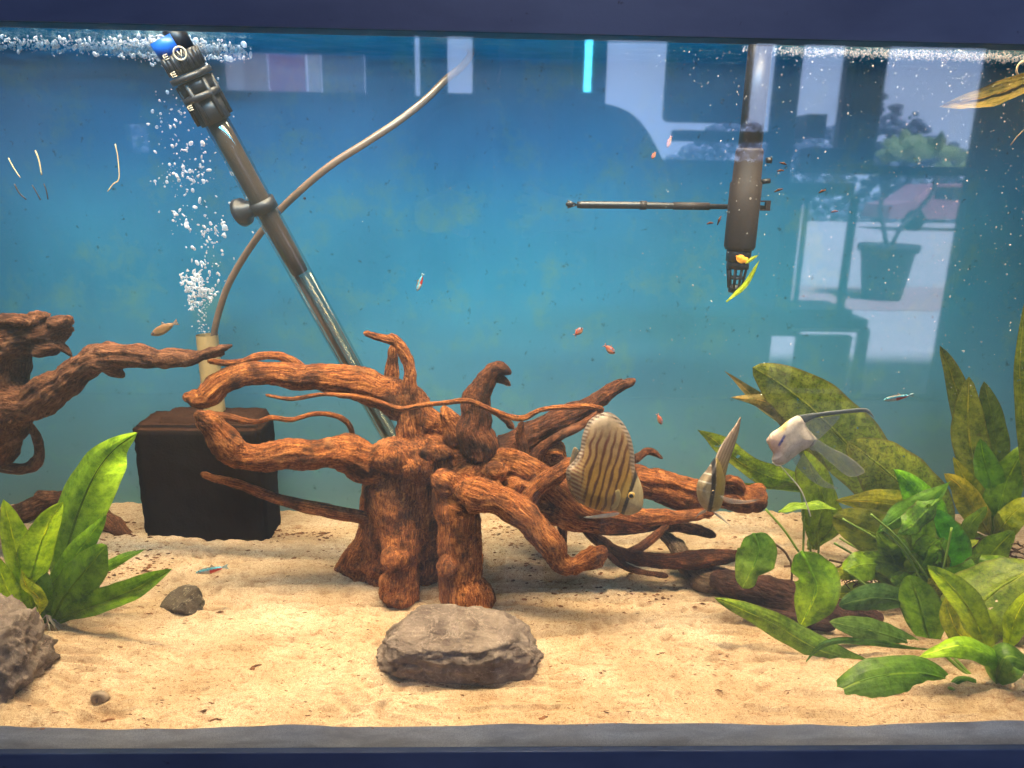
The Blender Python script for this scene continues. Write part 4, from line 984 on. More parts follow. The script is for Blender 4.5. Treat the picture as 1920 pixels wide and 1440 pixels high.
# discus turned nearly head-on
YE = .20
fe = empty('discus_fish', P(1335, 915, YE), 'narrow disc-shaped fish seen nearly head-on, with a tall striped back fin, above the log', 'fish')
def colB(x, y, d):
    c = lerp3((.36, .30, .18), (.12, .065, .05), sstep(935, 875, y) * .8)
    w_ = abs((y - 878 - .25 * (x - 1320)) % 17 - 8.5); c = lerp3(c, (.55, .54, .50), sstep(2.2, .6, w_) * sstep(930, 905, y))
    bx = 1338 + (y - 870) * (-6 / 80) + 3 * math.sin((y - 870) / 25); e = abs(x - bx)
    c = lerp3(c, (.02, .015, .016), sstep(5.5, 3, e))
    if x > bx + 5: c = lerp3((.28, .21, .04), (.20, .15, .05), abs(math.sin(x * 1.1)))
    return (*c, 1)
inflate('body', [(1341,858),(1325,880),(1311,898),(1306,915),(1309,938),(1318,952),(1328,959),(1340,959),(1352,950),(1358,925),(1360,895),(1352,866)], YE, .030, colB, M_FISH, fe, 1.5, (.0004, 0), dmax=20)
inflate('dorsal_fin', [(1389,781),(1378,797),(1360,822),(1346,846),(1340,868),(1343,900),(1340,930),(1332,958),(1350,940),(1358,905),(1366,870),(1378,835),(1386,806)], YE + .002, .005,
        lambda x, y, d: (*lerp3(lerp3((.28, .21, .05), (.30, .24, .20), sstep(900, 840, y)), (.10, .055, .04), (.5 + .5 * math.sin((x + (y - 781) * .42) * 1.15)) * .8), .96), M_FISH, fe, 1.4, (.0007, -.0001))
inflate('pectoral_fin', [(1350,929),(1372,935),(1400,938),(1424,936),(1405,943),(1375,945),(1356,938)], YE - .02, .0006, lambda x, y, d: (.62, .56, .50, .35), M_FISH, fe, 1.5)
inflate('pelvic_fin', [(1336,958),(1350,966),(1364,980),(1370,986),(1358,978),(1342,966)], YE - .012, .0008, lambda x, y, d: (.60, .58, .55, .8), M_FISH, fe, 1.2)
inflate('pelvic_fin', [(1322,955),(1310,962),(1303,973),(1309,967),(1324,960)], YE - .012, .0006, lambda x, y, d: (.55, .50, .45, .6), M_FISH, fe, 1.2)
q = P(1335, 923, YE - .029); MB().ball(q, .0036, (.8, .6, 1), 12, 8).build('eye', M_EYE_RING, fe); MB().ball(q + Vector((.0006, -.0012, 0)), .0026, (.8, .6, 1), 12, 8).build('pupil', M_EYE, fe)

# pale angelfish
YA = .18
fa = empty('angelfish', P(1485, 825, YA), 'pale translucent angelfish with long trailing fins and a bluish eye facing left', 'fish')
def colC(x, y, d):
    c = (.74, .66, .60); n = noise.noise(Vector((x * .08, y * .08, 3))); c = lerp3(c, (.62, .55, .48), .5 + n)
    c = lerp3(c, (.78, .52, .40), sstep(30, 8, math.hypot(x - 1452, y - 835)) * .8)
    c = lerp3(c, (.70, .50, .22), sstep(10, 3, abs(x - 1466 + (y - 805) * .4)) * sstep(815, 803, y))
    e = abs((x - 1466) * .86 + (y - 826) * .5); l_ = abs(-(x - 1466) * .5 + (y - 826) * .86)
    c = lerp3(c, (.10, .10, .34), sstep(3.4, 1.2, e) * sstep(15, 8, l_))
    return (*c, 1.0 if d > 3 else .85)
inflate('body', [(1440,823),(1446,812),(1462,801),(1478,788),(1496,779),(1508,786),(1514,802),(1528,818),(1532,824),(1524,836),(1505,845),(1488,858),(1470,871),(1456,871),(1447,863),(1449,850),(1442,838)], YA, .0075, colC, M_FISH, fa, 1.5, (.0002, 0), dmax=24)
fin = lambda a_: (lambda x, y, d: (*lerp3((.50, .52, .50), (.36, .39, .38), .5 + .5 * math.sin((y - x * .75) * 1.0)), a_))
inflate('dorsal_fin', [(1494,780),(1530,774),(1580,768),(1615,765),(1630,769),(1640,784),(1632,778),(1622,773),(1600,774),(1560,778),(1530,783),(1510,792)], YA + .002, .0010, lambda x, y, d: (.13, .15, .16, .85), M_FISH, fa, 1.5)
inflate('dorsal_web', [(1508,790),(1540,783),(1575,780),(1560,800),(1545,815),(1530,824),(1516,806)], YA + .003, .0006, fin(.30), M_FISH, fa, 2)
inflate('anal_fin', [(1530,824),(1555,838),(1590,855),(1620,880),(1615,890),(1590,893),(1560,870),(1535,848),(1518,842)], YA + .004, .0008, fin(.34), M_FISH, fa, 2)
inflate('belly_fin', [(1486,860),(1505,850),(1520,868),(1545,900),(1572,916),(1540,912),(1508,890)], YA + .006, .0006, fin(.22), M_FISH, fa, 2)
MB().tube(catmull([tuple(P(*q_)) for q_ in [(1461,870,YA),(1478,890,YA),(1500,916,YA),(1512,944,YA),(1520,968,YA)]], .005), [.0009] * 99 if False else .0008, 6).build('pelvic_fin', plain('pale_fin', (.70, .66, .52), .5), fa)
q = P(1463, 827, YA - .0095); MB().ball(q, .0034, (1, .5, 1.1), 12, 8).build('eye', M_EYE_BLUE, fa)
inflate('mouth', [(1441,820),(1437,825),(1439,832),(1445,834),(1448,826)], YA - .001, .003, lambda x, y, d: (.72, .52, .46, 1), M_FISH, fa, 1.2)
MB().tube([P(1449, 866, YA), P(1456, 872, YA), P(1463, 872, YA)], .0012, 6).build('gill_edge', plain('white_edge', (.85, .82, .78), .4), fa)

# small slender fish: head and tail given in photo pixels
def small_fish(hx, hy, tx, ty, wpx, Y, kind, label, name='neon_tetra', group='small tetras'):
    L = math.hypot(tx - hx, ty - hy); ux, uy = (tx - hx) / L, (ty - hy) / L; nx, ny = -uy, ux
    if ny > 0: nx, ny = -nx, -ny                                     # n points up
    prof = [(0, 0), (.08, .5), (.25, .95), (.45, 1), (.65, .72), (.80, .32)]
    up = [(hx + ux * L * a + nx * wpx * b * .5, hy + uy * L * a + ny * wpx * b * .5) for a, b in prof]
    dn = [(hx + ux * L * a - nx * wpx * b * .55, hy + uy * L * a - ny * wpx * b * .55) for a, b in prof[1:]]
    o = empty(name, P((hx + tx) / 2, (hy + ty) / 2, Y), label, 'fish', group)
    def cf(x, y, d):
        u = ((x - hx) * ux + (y - hy) * uy) / L; s = ((x - hx) * nx + (y - hy) * ny) / wpx
        if kind == 'neon':
            c = (.18, .16, .14) if s > .28 else (.10, .50, .72) if s > -.02 else ((.62, .05, .03) if u > .42 else (.62, .60, .56))
        elif kind == 'red':
            c = lerp3((.50, .10, .05), (.55, .32, .20), sstep(.1, -.4, s)); c = (.12, .20, .30) if (.1 < s < .3 and u < .5) else c
        else: c = lerp3((.24, .13, .06), (.40, .26, .13), sstep(.2, -.4, s))
        return (*c, 1)
    inflate('body', up + dn[::-1], Y, wpx * pxs(hx, hy, Y) * .30, cf, M_FISH, o, max(1.0, wpx / 7), dmax=wpx * .45)
    a = (hx + ux * L * .78, hy + uy * L * .78); tc_ = cf(*a, 1)
    inflate('tail_fin', [(a[0] + nx * 1, a[1] + ny * 1), (tx + nx * wpx * .42, ty + ny * wpx * .42), (tx - ux * 2, ty - uy * 2), (tx - nx * wpx * .42, ty - ny * wpx * .42), (a[0] - nx * 1, a[1] - ny * 1)], Y, .0005, lambda x, y, d: (*lerp3(tc_[:3], (.5, .4, .35), .4), .6), M_FISH, o, 1.5, sharp=True)
    m = (hx + ux * L * .45, hy + uy * L * .45)
    inflate('dorsal_fin', [(m[0] + nx * wpx * .4, m[1] + ny * wpx * .4), (m[0] + ux * 3 + nx * wpx * .85, m[1] + uy * 3 + ny * wpx * .85), (m[0] + ux * L * .15 + nx * wpx * .4, m[1] + uy * L * .15 + ny * wpx * .4)], Y, .0004, lambda x, y, d: (.4, .3, .25, .6), M_FISH, o, 1.5, sharp=True)
    MB().ball(P(hx + ux * L * .1 + nx * wpx * .08, hy + uy * L * .1 + ny * wpx * .08, Y - wpx * pxs(hx, hy, Y) * .2), wpx * pxs(hx, hy, Y) * .13, seg=8, rings=6).build('eye', M_EYE, o)
    return o
for a in [(781,546,794,512,9,.30,'neon','small dark blue and silver fish hovering nose down above the centre stump'),
          (367,1074,428,1062,12,.20,'neon','blue and red striped little fish gliding low over the sand beside the filter block'),
          (1656,750,1714,740,10,.12,'neon','blue and red striped little fish beside the tall plants at right'),
          (1092,615,1076,630,11,.34,'red','small red fish in open water, left one of the middle pair'),
          (1153,663,1132,646,12,.33,'red','small red fish in open water, lower one of the middle pair'),
          (1241,796,1232,775,9,.36,'red','small red fish hovering above the twig right of the striped fish'),
          (1251,277,1259,254,7,.22,'red','small reddish fish pointing nose down near the top, left of the intake pipe'),
          (1222,298,1230,284,7,.30,'red','tiny dim reddish fish below the other one near the top centre right')]:
    small_fish(*a)
small_fish(283, 628, 334, 603, 17, .38, 'brown', 'slender brown fish swimming beside the tan filter tube at left', 'brown_fish', None)

# drifting plant fibres and torn leaf scraps
def strand(name, pts, r, mat, label, cat, group):
    o = MB().tube(catmull([tuple(P(*q_)) for q_ in pts], .004), r, 6).build(name, mat); return tag(o, label, cat, group)
M_FIB = plain('pale_fibre', (.62, .50, .26), .6); M_FIBD = plain('dark_fibre', (.02, .018, .022), .7)
M_CRUMB = plain('wet_crumb', (.06, .025, .016), .9, .1)
G = 'drifting fibres near the upper left'
strand('plant_fibre', [(16,296,.3),(24,312,.3),(38,333,.3)], .0006, M_FIB, 'pale drifting fibre with a bright tip, leftmost of the upper left fibres', 'fibre', G)
strand('plant_fibre', [(66,282,.3),(73,300,.3),(78,328,.3)], .0008, M_FIB, 'pale drifting fibre, right one of the two pale fibres at the upper left', 'fibre', G)
strand('plant_fibre', [(27,345,.3),(36,362,.3),(49,374,.3)], .0009, M_FIBD, 'short black fibre, leftmost of the three black ones below the pale fibres', 'fibre', G)
strand('plant_fibre', [(60,347,.3),(68,360,.3),(76,375,.3)], .0007, M_FIBD, 'short black fibre, middle one of the three below the pale fibres', 'fibre', G)
strand('plant_fibre', [(82,344,.3),(87,358,.3),(90,374,.3)], .0007, M_FIBD, 'short black fibre, rightmost of the three below the pale fibres', 'fibre', G)
strand('plant_fibre', [(216,270,.3),(221,296,.3),(223,335,.3),(212,345,.3),(202,359,.3)], .0006, M_FIB, 'bent yellowish fibre with a hooked end, left of the rising bubbles', 'fibre', G)
sc1 = plant('leaf_scrap', P(1395, 530, .27), 'thin yellow-green torn leaf strip caught across the pipe strainer', 'leaf scrap')
leaf(sc1, [(1362,566,.275),(1382,548,.275),(1400,530,.275),(1424,488,.275)], 5, (.35,.45,.03), .1, 10, .0, .9, .2, .5, step=14)
leaf(sc1, [(1398,494,.275),(1410,485,.275),(1422,478,.275)], 3.5, (.35,.42,.03), .1, 10, .0, .9, .2, .5, step=10)
sc2 = plant('leaf_scrap', P(1391, 484, .27), 'small orange leaf scrap stuck to the top of the pipe strainer', 'leaf scrap')
leaf(sc2, [(1380,480,.268),(1391,486,.266),(1404,484,.268)], 8, (.75,.36,.06), .1, 10, .0, .9, .2, .5, step=10)
for i, pp in enumerate([[(1325,420),(1338,418)],[(1352,405),(1345,422)],[(1452,360),(1468,354)],[(1535,362),(1548,356)],[(1462,305),(1475,309)],[(1457,321),(1470,320)],[(1558,398),(1572,396)]]):
    wh = ['beside the rod just left of the intake pipe, lower one', 'left of the intake pipe, close to its side', 'right of the intake pipe, upper long one', 'right of the intake pipe over the pale window reflection', 'close beside the upper screw of the intake pipe', 'right of the pipe, just under the crumb by the screw', 'farthest to the right of the intake pipe'][i]
    o = MB().tube([P(pp[0][0], pp[0][1], .25), P((pp[0][0] + pp[1][0]) / 2, (pp[0][1] + pp[1][1]) / 2 - 1, .25), P(pp[1][0], pp[1][1], .25)], [.0006, .0016, .0005], 6).build('plant_crumb', M_CRUMB)
    tag(o, 'tiny dark plant crumb ' + wh, 'plant crumb', 'brown crumbs drifting round the intake pipe')

# ================================================================== BUBBLES
def surf(px, py, z=.669):
    d = ray(px, py); return CAM + d * ((z - CAM.z) / d.z)
def bubbles(name, specs, label, mat=None):
    mb = MB()
    for c, r in specs:
        sx, sy, sz = random.uniform(.5, 1.5), random.uniform(.6, 1.2), random.uniform(.5, 1.9)
        rot = Matrix.Rotation(random.uniform(-.8, .8), 3, 'Y')
        mb.ball(c, r, (sx, sy, sz), 7 if r < .0009 else 10, 5 if r < .0009 else 7, rot)
    o = mb.build(name, mat or M_BUB); return tag(o, label, 'bubbles', kind='stuff')
sp_ = []
for _ in range(420):                                                 # dense puff above the tube
    a = random.uniform(0, math.tau); rr_ = random.random() ** .6
    px = 374 + 27 * rr_ * math.cos(a) + random.gauss(0, 3); py = 548 + 36 * rr_ * math.sin(a)
    if py < 535: px -= 14 + random.gauss(0, 4)
    if noise.noise(Vector((px * .07, py * .07, 3))) < -.12: continue
    px += random.gauss(0, 4); py += random.gauss(0, 5)
    sp_.append((P(px, py, .42 + random.gauss(0, .008)), random.uniform(.0005, .0019)))
for _ in range(60): sp_.append((P(380 + random.gauss(0, 6), random.uniform(570, 625), .425), random.uniform(.0004, .0009)))
for (cx_, cy_, n, sx_, sy_) in [(395,490,30,16,25),(340,410,26,12,14),(385,430,34,20,12),(415,430,16,8,8),(345,330,34,20,12),(350,375,24,12,25),(320,325,12,8,8),(375,325,14,9,10),(400,500,12,14,10),(370,380,30,35,60),(390,460,22,22,25)]:
    for _ in range(n): sp_.append((P(random.gauss(cx_, sx_), random.gauss(cy_, sy_), .42 + random.gauss(0, .01)), random.uniform(.0005, .0030) * random.random() ** .5))
for _ in range(200): sp_.append((P(random.gauss(345, 32), random.uniform(110, 340), .40 + random.gauss(0, .02)), random.uniform(.0004, .0022) * random.random() ** .6))
bubbles('bubble_column', sp_, 'column of silvery air bubbles rising from the tan filter tube to the surface', M_FOAM)
sp_ = []
for _ in range(3200):
    px = min(470, max(-30, random.choice([random.gauss(300, 70), random.uniform(-20, 460), random.gauss(330, 40)]))); c = 82 + .035 * px
    py = random.gauss(c, 7 + 6 * math.exp(-((px - 320) / 60) ** 2)); py = min(max(py, 68), 125)
    q = surf(px, py, .668 - random.random() * .004)
    if q.y > TY - .01 or q.y < .01: q = P(px, py, .40)
    sp_.append((q, random.uniform(.0003, .0026) * random.random() ** 1.2 + .0002))
bubbles('surface_foam', sp_, 'glittering foam and bubbles on the water surface at the upper left', M_FOAM)
sp_ = []
for _ in range(2200):  # small white beads placed as the lamp glints on the surface waves
    px = 1390 + 540 * random.random() ** .8; c = 93 + (px - 1400) * .034; py = random.gauss(c, 4.5)
    q = surf(px, py, .669)
    if q.y > TY - .01 or q.y < .01: q = P(px, py, .40)
    sp_.append((q, random.uniform(.0002, .0009)))
bubbles('surface_glitter', sp_, 'thin line of tiny beads standing in for wave glints on the surface at the upper right', M_FOAM)
sp_ = []
for _ in range(1300):
    px = 1920 - 720 * random.random() ** 1.6 + random.uniform(-40, 40); py = 95 + 650 * random.random() ** 1.9
    sp_.append((P(px, py, random.uniform(.02, .30)), random.choice([.00022, .0003, .0004, .0006])))
for _ in range(160): sp_.append((P(random.uniform(640, 1300), random.uniform(110, 600), random.uniform(.02, .3)), .00025))
bubbles('fine_bubbles', sp_, 'fine white air bubbles hanging in the water across the right half')

# ================================================================== THE SHOP BEHIND THE CAMERA, seen mirrored in the front glass
FL = -.786
def vbox(mb, px0, py0, px1, py1, Y0, Y1, pyx=None):
    pm = pyx if pyx is not None else (py0 + py1) / 2; xm = (px0 + px1) / 2
    a = V(px0, pm, Y0).x; b = V(px1, pm, Y0).x; z0 = V(xm, py1, Y0).z; z1 = V(xm, py0, Y0).z
    return mb.box((a, -Y0, z0), (b, -Y1, z1))
M_DARK = plain('dark_shop_wall', (.022, .062, .12), .8, .1); M_FLOOR = plain('shop_floor', (.30, .29, .30), .6, .3, .2, 6)
M_PAVE = plain('pavement', (.62, .60, .62), .9, .1, .12, 3); M_BRICK = plain('brick_edging', (.60, .42, .42), .9, .1, .2, 9)
M_FRAME = plain('window_frame', (.50, .36, .38), .7); M_GREYF = plain('grey_post', (.14, .15, .19), .7); M_FRAMED = plain('dark_frame', (.02, .03, .035), .5)
M_CLOTH = plain('dark_cloth', (.012, .013, .018), .9, .1); M_SKIN = plain('skin', (.30, .17, .12), .6); M_HAIR = plain('hair', (.01, .008, .008), .7)
M_POT = plain('pot', (.055, .06, .09), .7); M_RED = plain('red_paint', (.55, .26, .32), .4); M_TYRE = plain('tyre', (.02, .02, .022), .9); M_CARGL = plain('car_window', (.05, .07, .10), .1, .8)
M_TREE = plain('hedge', (.20, .27, .38), .95, .05, .5, 1.2); M_TRUNKO = plain('stem_bark', (.16, .16, .18), .9)
M_PLEAF = plain('outdoor_leaf', (.34, .52, .20), .6); M_WHITEP = plain('white_paint', (.7, .68, .72), .6); M_TAN = plain('tan_paint', (.55, .42, .38), .7); M_PINK = plain('pink_paint', (.55, .22, .38), .7)
YW = 3.8
ops = [(415, 98, 685, 172), (838, 55, 886, 175), (776, 55, 787, 180), (1135, 55, 1455, 300), (236, 232, 278, 286)]
rects = []
for (a, b, c, d) in ops:
    m = (b + d) / 2; rects.append((V(a, m, YW).x, V(c, m, YW).x, V((a + c) / 2, d, YW).z, V((a + c) / 2, b, YW).z))
rects.append((V(1495, 200, YW).x, V(1748, 745, YW).x, V(1700, 745, YW).z, 1.6))
xs = sorted({-6.0, 6.0} | {r[0] for r in rects} | {r[1] for r in rects}); zs = sorted({FL, 2.3} | {r[2] for r in rects} | {r[3] for r in rects})
mb = MB()
for i in range(len(xs) - 1):
    for j in range(len(zs) - 1):
        cx_, cz_ = (xs[i] + xs[i + 1]) / 2, (zs[j] + zs[j + 1]) / 2
        if not any(r[0] < cx_ < r[1] and r[2] < cz_ < r[3] for r in rects): mb.box((xs[i], -YW, zs[j]), (xs[i + 1], -YW - .08, zs[j + 1]))
mb.build('shop_wall', M_DARK, smooth=False)['kind'] = 'structure'
MB().box((-6, -YW - .08, FL - .1), (6, 3, FL)).build('shop_floor', M_FLOOR, smooth=False)['kind'] = 'structure'
MB().box((-6, -YW + .02, 2.3), (6, 3, 2.4)).build('shop_ceiling', M_DARK, smooth=False)['kind'] = 'structure'
MB().box((-30, -32, FL - .12), (30, -YW - .081, FL - .02)).build('pavement', M_PAVE, smooth=False)['kind'] = 'structure'
MB().box((-8, -9.2, FL - .019), (9, -7.3, FL - .008)).build('brick_edging', M_BRICK, smooth=False)['kind'] = 'structure'
t = NT('daylight_sky'); e = t.n('ShaderNodeEmission'); sz = t.n('ShaderNodeSeparateXYZ'); t.l(t.pos(), sz.inputs[0])
t.l(t.ramp(t.noise(t.pos(), .12, 4), [(.3, (.55, .75, 1.25)), (.7, (.75, .95, 1.5))]), e.inputs[0]); e.inputs[1].default_value = 3.4
M_SKY = t.done(e.outputs[0])
MB().box((-40, -33, FL - 1), (40, -32.9, 16)).build('sky', M_SKY, smooth=False)['kind'] = 'structure'
hv = []; hf = []; NXh = 160
mb = MB()
for k in range(9000):
    x = random.uniform(-22, 24); hmax = 2.2 + 2.2 * noise.noise(Vector((x * .25, 0, 0))) + .8 * noise.noise(Vector((x * .9, 3, 0))); z = FL + random.uniform(0, max(.6, hmax + 1))
    mb.ball((x, -28 + random.uniform(-1, 1), z), random.uniform(.05, .22), (1.2, .6, .8), 5, 3)
tag(mb.build('tree_line', M_TREE), 'blue-grey line of far trees reflected in the glass through the shop window', 'trees', kind='stuff')
# window posts and shelves
wf = empty('window_frame', V(1600, 300, 3.7), 'tall shop window frame with a pinkish post reflected at the upper right', 'window frame')
mb = MB(); vbox(mb, 1578, 0, 1612, 300, 3.66, 3.72, 200); mb.build('post', M_FRAME, wf, smooth=False)
mb = MB(); vbox(mb, 1600, 0, 1652, 312, 3.60, 3.65, 200); mb.build('grey_post', M_GREYF, wf, smooth=False)
mb = MB(); vbox(mb, 1498, 311, 1835, 328, 3.50, 3.56); mb.build('crossbar', M_FRAMED, wf, smooth=False)
sh_ = empty('wall_shelf', V(1540, 290, 3.3), 'dark shelf boxes stepped against the window in the reflection', 'shelf')
mb = MB(); vbox(mb, 1512, 214, 1548, 258, 3.3, 3.45); mb.build('box', M_FRAMED, sh_, smooth=False)
mb = MB(); vbox(mb, 1519, 278, 1586, 318, 3.3, 3.45); mb.build('box', M_FRAMED, sh_, smooth=False)
mb = MB(); vbox(mb, 1262, 246, 1505, 266, 3.5, 3.56); o = mb.build('shelf_board', M_FRAMED, sh_, smooth=False)
ds = MB(); vbox(ds, 1253, -40, 1418, 230, 2.5, 2.56); o = ds.build('display_screen', M_FRAMED, smooth=False, bevel=.022)
tag(o, 'dark hanging display with rounded corners reflected near the top right of centre', 'display')
# stacked shop aquariums
M_EDGE = plain('pale_edge', (.62, .72, .78), .3, .6)
st = empty('aquarium_stand', V(1530, 740, 3.0), 'dark stand with an open frame reflected at lower right of centre', 'aquarium stand')
for nm, r in [('top_board', (1300, 597, 1626, 617, 2.9, 3.2)), ('leg', (1606, 617, 1621, 750, 2.9, 2.95)), ('cabinet_door', (1492, 630, 1590, 728, 2.92, 2.97)), ('rail', (1430, 617, 1500, 630, 2.9, 2.95))]:
    mb = MB(); vbox(mb, *r); mb.build(nm, M_FRAMED, st, smooth=False)
mb = MB(); vbox(mb, 1488, 617, 1612, 622, 2.88, 2.90); mb.build('edge_strip', M_EDGE, st, smooth=False)
aq = empty('shop_aquarium', V(1520, 590, 3.0), 'empty dark-framed aquarium on the stand reflected right of the intake pipe', 'aquarium')
for nm, r in [('rim', (1440, 343, 1602, 366, 2.9, 3.2)), ('base', (1440, 580, 1596, 597, 2.9, 3.2)), ('corner_edge', (1586, 366, 1596, 590, 2.9, 2.94)), ('corner_edge', (1466, 366, 1492, 590, 2.9, 2.94)), ('corner_edge', (1500, 366, 1506, 590, 3.1, 3.13))]:
    mb = MB(); vbox(mb, *r); mb.build(nm, M_FRAMED, aq, smooth=False)
# light tube
t = NT('lit_tube'); e = t.n('ShaderNodeEmission'); e.inputs[0].default_value = (.10, .72, 1, 1); e.inputs[1].default_value = 22; M_LIT = t.done(e.outputs[0])
lt = empty('light_tube', V(1103, 120, 3.2), 'bright cyan upright light tube reflected near the top edge', 'light tube')
for k in range(5):
    mb = MB(); vbox(mb, 1097, 66 + k * 21.4, 1109, 66 + k * 21.4 + 19.5, 3.2, 3.22, 120); mb.build('lit_segment', M_LIT, lt, smooth=False)
mb = MB(); vbox(mb, 1094, 60, 1112, 173, 3.225, 3.25, 120); mb.build('housing', M_FRAMED, lt, smooth=False)
# signs seen through the left window
for (a, b, nm, m_, lb) in [(418, 458, 'window_poster', M_WHITEP, 'white panel behind the upper left window, beside the heater head'), (458, 500, 'window_poster', M_TAN, 'tan panel behind the upper left window, second from the heater'), (505, 572, 'window_poster', M_PINK, 'pink panel behind the upper left window'), (578, 600, 'window_poster', M_WHITEP, 'narrow white panel right of the pink panel'), (604, 682, 'window_poster', M_GREYF, 'grey panel at the right end of the upper left window')]:
    mb = MB(); vbox(mb, a, 95, b, 180, 5.2, 5.24); tag(mb.build(nm, m_, smooth=False), lb, 'poster', 'posters outside the upper left window')
# potted plant outside
YP = 8.1; pc = V(1660, 552, YP); pot = empty('potted_tree', Vector((pc.x, pc.y, FL - .02)), 'potted plant with two bare stems and broad leaves standing outside, reflected at right', 'potted plant')
s_ = pxs(1660, 500, YP); zb = FL - .02; zt = V(1660, 458, YP).z; q = Vector((V(1660, 500, YP).x, -YP, 0))
def at_(z): return Vector((q.x, q.y, z))
MB().tube([at_(zb), at_(zb + .01), at_(zt - .08), at_(zt - .08), at_(zt), at_(zt)], [32 * s_, 34 * s_, 47 * s_, 53 * s_, 54 * s_, 46 * s_], 28).build('pot', M_POT, pot)
for pts_ in ([(1662,460),(1655,420),(1650,390),(1662,350),(1690,318)], [(1672,460),(1690,425),(1725,390),(1750,355),(1755,310)]):
    MB().tube(catmull([tuple(V(a, b, YP)) for a, b in pts_], .05), .028, 8).build('stem', M_TRUNKO, pot)
for k in range(40):
    cx_, cy_ = random.choice([(1690, 285), (1755, 280), (1700, 270), (1790, 300)]); a = random.uniform(-.2, math.pi + .2); L_ = random.uniform(30, 58)
    p0 = V(cx_, cy_ + 15, YP + random.uniform(-.2, .2)); p1_ = V(cx_ + L_ * math.cos(a), cy_ - L_ * math.sin(a) * .8 + 8, YP + random.uniform(-.3, .3)); d = p1_ - p0; sd = d.cross(Vector((0, 1, 0))).normalized() * .075; up_ = Vector((0, .03, .03))
    me = mesh('leaf', [p0, p0 + d * .3 + sd * .7, p0 + d * .6 + sd, p1_, p0 + d * .6 - sd, p0 + d * .3 - sd * .7, p0 + d * .35 + up_, p0 + d * .65 + up_], [(0, 1, 6), (1, 2, 7, 6), (2, 3, 7), (3, 4, 7), (4, 5, 6, 7), (5, 0, 6)])
    link('leaf', me, M_PLEAF, pot)
# parked cars
def car(cx_, cy_, mat, label):
    o = empty('parked_car', Vector((cx_, cy_, FL - .02)), label, 'car', 'cars parked outside the shop'); L_ = 4.3; b = FL - .02
    prof = [(-2.15, .35), (-2.1, .75), (-1.5, .88), (-.9, 1.38), (.7, 1.42), (1.4, .95), (2.05, .85), (2.15, .4)]
    v = []; f = []; n = len(prof)
    for sy in (-.85, .85):
        for (x, z) in prof: v.append((cx_ + x, cy_ + sy * (.82 if z > 1 else 1), b + z))
    f = [tuple(range(n)), tuple(range(2 * n - 1, n - 1, -1))] + [(i, (i + 1) % n, n + (i + 1) % n, n + i)[::-1] for i in range(n)]
    me = mesh('body', v, f); link('body', me, mat, o, smooth=False)
    MB().box((cx_ - .8, cy_ + .80, b + .95), (cx_ + .75, cy_ + .86, b + 1.32)).build('side_window', M_CARGL, o, smooth=False)
    for sx in (-1.35, 1.35): MB().tube([(cx_ + sx, cy_ + .70, b + .32), (cx_ + sx, cy_ + .90, b + .32)], .32, 20).build('wheel', M_TYRE, o)
car(V(1790, 260, 23).x, -23, M_RED, 'red parked car reflected behind the leaves of the potted plant')
car(V(1340, 270, 18).x, -18, M_WHITEP, 'pale parked car reflected through the window beyond the hanging display')
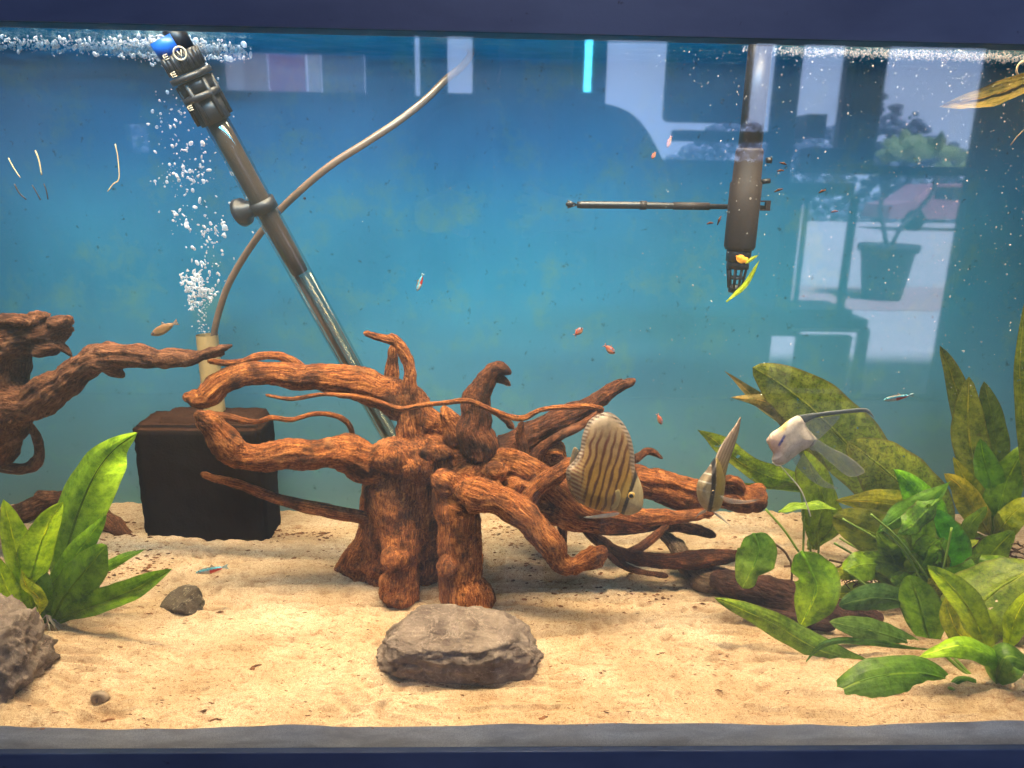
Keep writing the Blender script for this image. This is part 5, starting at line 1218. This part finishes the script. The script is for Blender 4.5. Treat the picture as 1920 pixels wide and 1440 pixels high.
# photographer
pr = empty('person', Vector((.09, -1.02, FL)), 'dark-clothed photographer with both arms raised, faint silhouette reflected in the glass', 'person')
def person():
    X, Y = .085, -1.04; g = FL - .03
    J = {'pel': (X, Y, g + .98, .15), 'waist': (X, Y, g + 1.12, .14), 'chest': (X, Y, g + 1.34, .155), 'neck': (X, Y + .01, g + 1.50, .065), 'head0': (X, Y + .02, g + 1.60, .085), 'head1': (X, Y + .02, g + 1.72, .09),
         'shr': (X + .19, Y, g + 1.43, .07), 'elr': (X + .27, Y + .12, g + 1.20, .048), 'wrr': (X + .06, Y + .33, g + 1.27, .03), 'har': (X + .00, Y + .37, g + 1.28, .03),
         'shl': (X - .19, Y, g + 1.43, .07), 'ell': (X - .27, Y + .12, g + 1.20, .048), 'wrl': (X - .20, Y + .33, g + 1.27, .03), 'hal': (X - .16, Y + .37, g + 1.28, .03),
         'hpr': (X + .10, Y, g + .90, .11), 'knr': (X + .11, Y + .02, g + .50, .075), 'anr': (X + .11, Y - .02, g + .09, .045), 'tor': (X + .12, Y + .15, g + .04, .04),
         'hpl': (X - .10, Y, g + .90, .11), 'knl': (X - .11, Y + .02, g + .50, .075), 'anl': (X - .11, Y - .02, g + .09, .045), 'tol': (X - .12, Y + .15, g + .04, .04)}
    E_ = [('pel','waist'),('waist','chest'),('chest','neck'),('neck','head0'),('head0','head1'),('chest','shr'),('shr','elr'),('elr','wrr'),('wrr','har'),('chest','shl'),('shl','ell'),('ell','wrl'),('wrl','hal'),
          ('pel','hpr'),('hpr','knr'),('knr','anr'),('anr','tor'),('pel','hpl'),('hpl','knl'),('knl','anl'),('anl','tol')]
    for s_, h in ((1, 'har'), (-1, 'hal')):
        hx, hy, hz, _ = J[h]
        for k in range(5):
            a = (k - 2) * .016
            J[h + 'f%d' % k] = (hx - s_ * .02, hy + .012, hz + a * 1.1, .009); J[h + 'g%d' % k] = (hx - s_ * (.045 - .004 * abs(k - 2)), hy + .02, hz + a * 1.2, .008)
            E_ += [(h, h + 'f%d' % k), (h + 'f%d' % k, h + 'g%d' % k)]
    keys = list(J); me = bpy.data.meshes.new('body'); me.from_pydata([J[k][:3] for k in keys], [(keys.index(a), keys.index(b)) for a, b in E_], [])
    o = bpy.data.objects.new('tmp', me); COL.objects.link(o); sk = o.modifiers.new('s', 'SKIN'); o.modifiers.new('u', 'SUBSURF').levels = 2
    for i, k in enumerate(keys): me.skin_vertices[0].data[i].radius = (J[k][3], J[k][3] * (.75 if k in ('pel', 'waist', 'chest') else 1)); me.skin_vertices[0].data[i].use_root = (i == 0)
    dg = bpy.context.evaluated_depsgraph_get(); m2 = bpy.data.meshes.new_from_object(o.evaluated_get(dg)); bpy.data.objects.remove(o)
    m2.materials.clear(); m2.materials.append(M_CLOTH); m2.materials.append(M_SKIN)
    for f in m2.polygons:
        c = f.center
        if c.z > g + 1.53 or c.y > Y + .34 and c.z > g + 1: f.material_index = 1
    m2.name = 'body'; link('body', m2, None, pr)
    mb = MB(); mb.ball((X, Y - .012, g + 1.70), .108, (.92, 1.0, 1.05), 20, 14); mb.build('hair', M_HAIR, pr)
person()
ph = MB().box((.0, -.665, .48), (.075, -.655, .56)).build('phone', M_BLACK, smooth=False, bevel=.003)
tag(ph, 'black phone held up by the photographer in the reflection', 'phone')
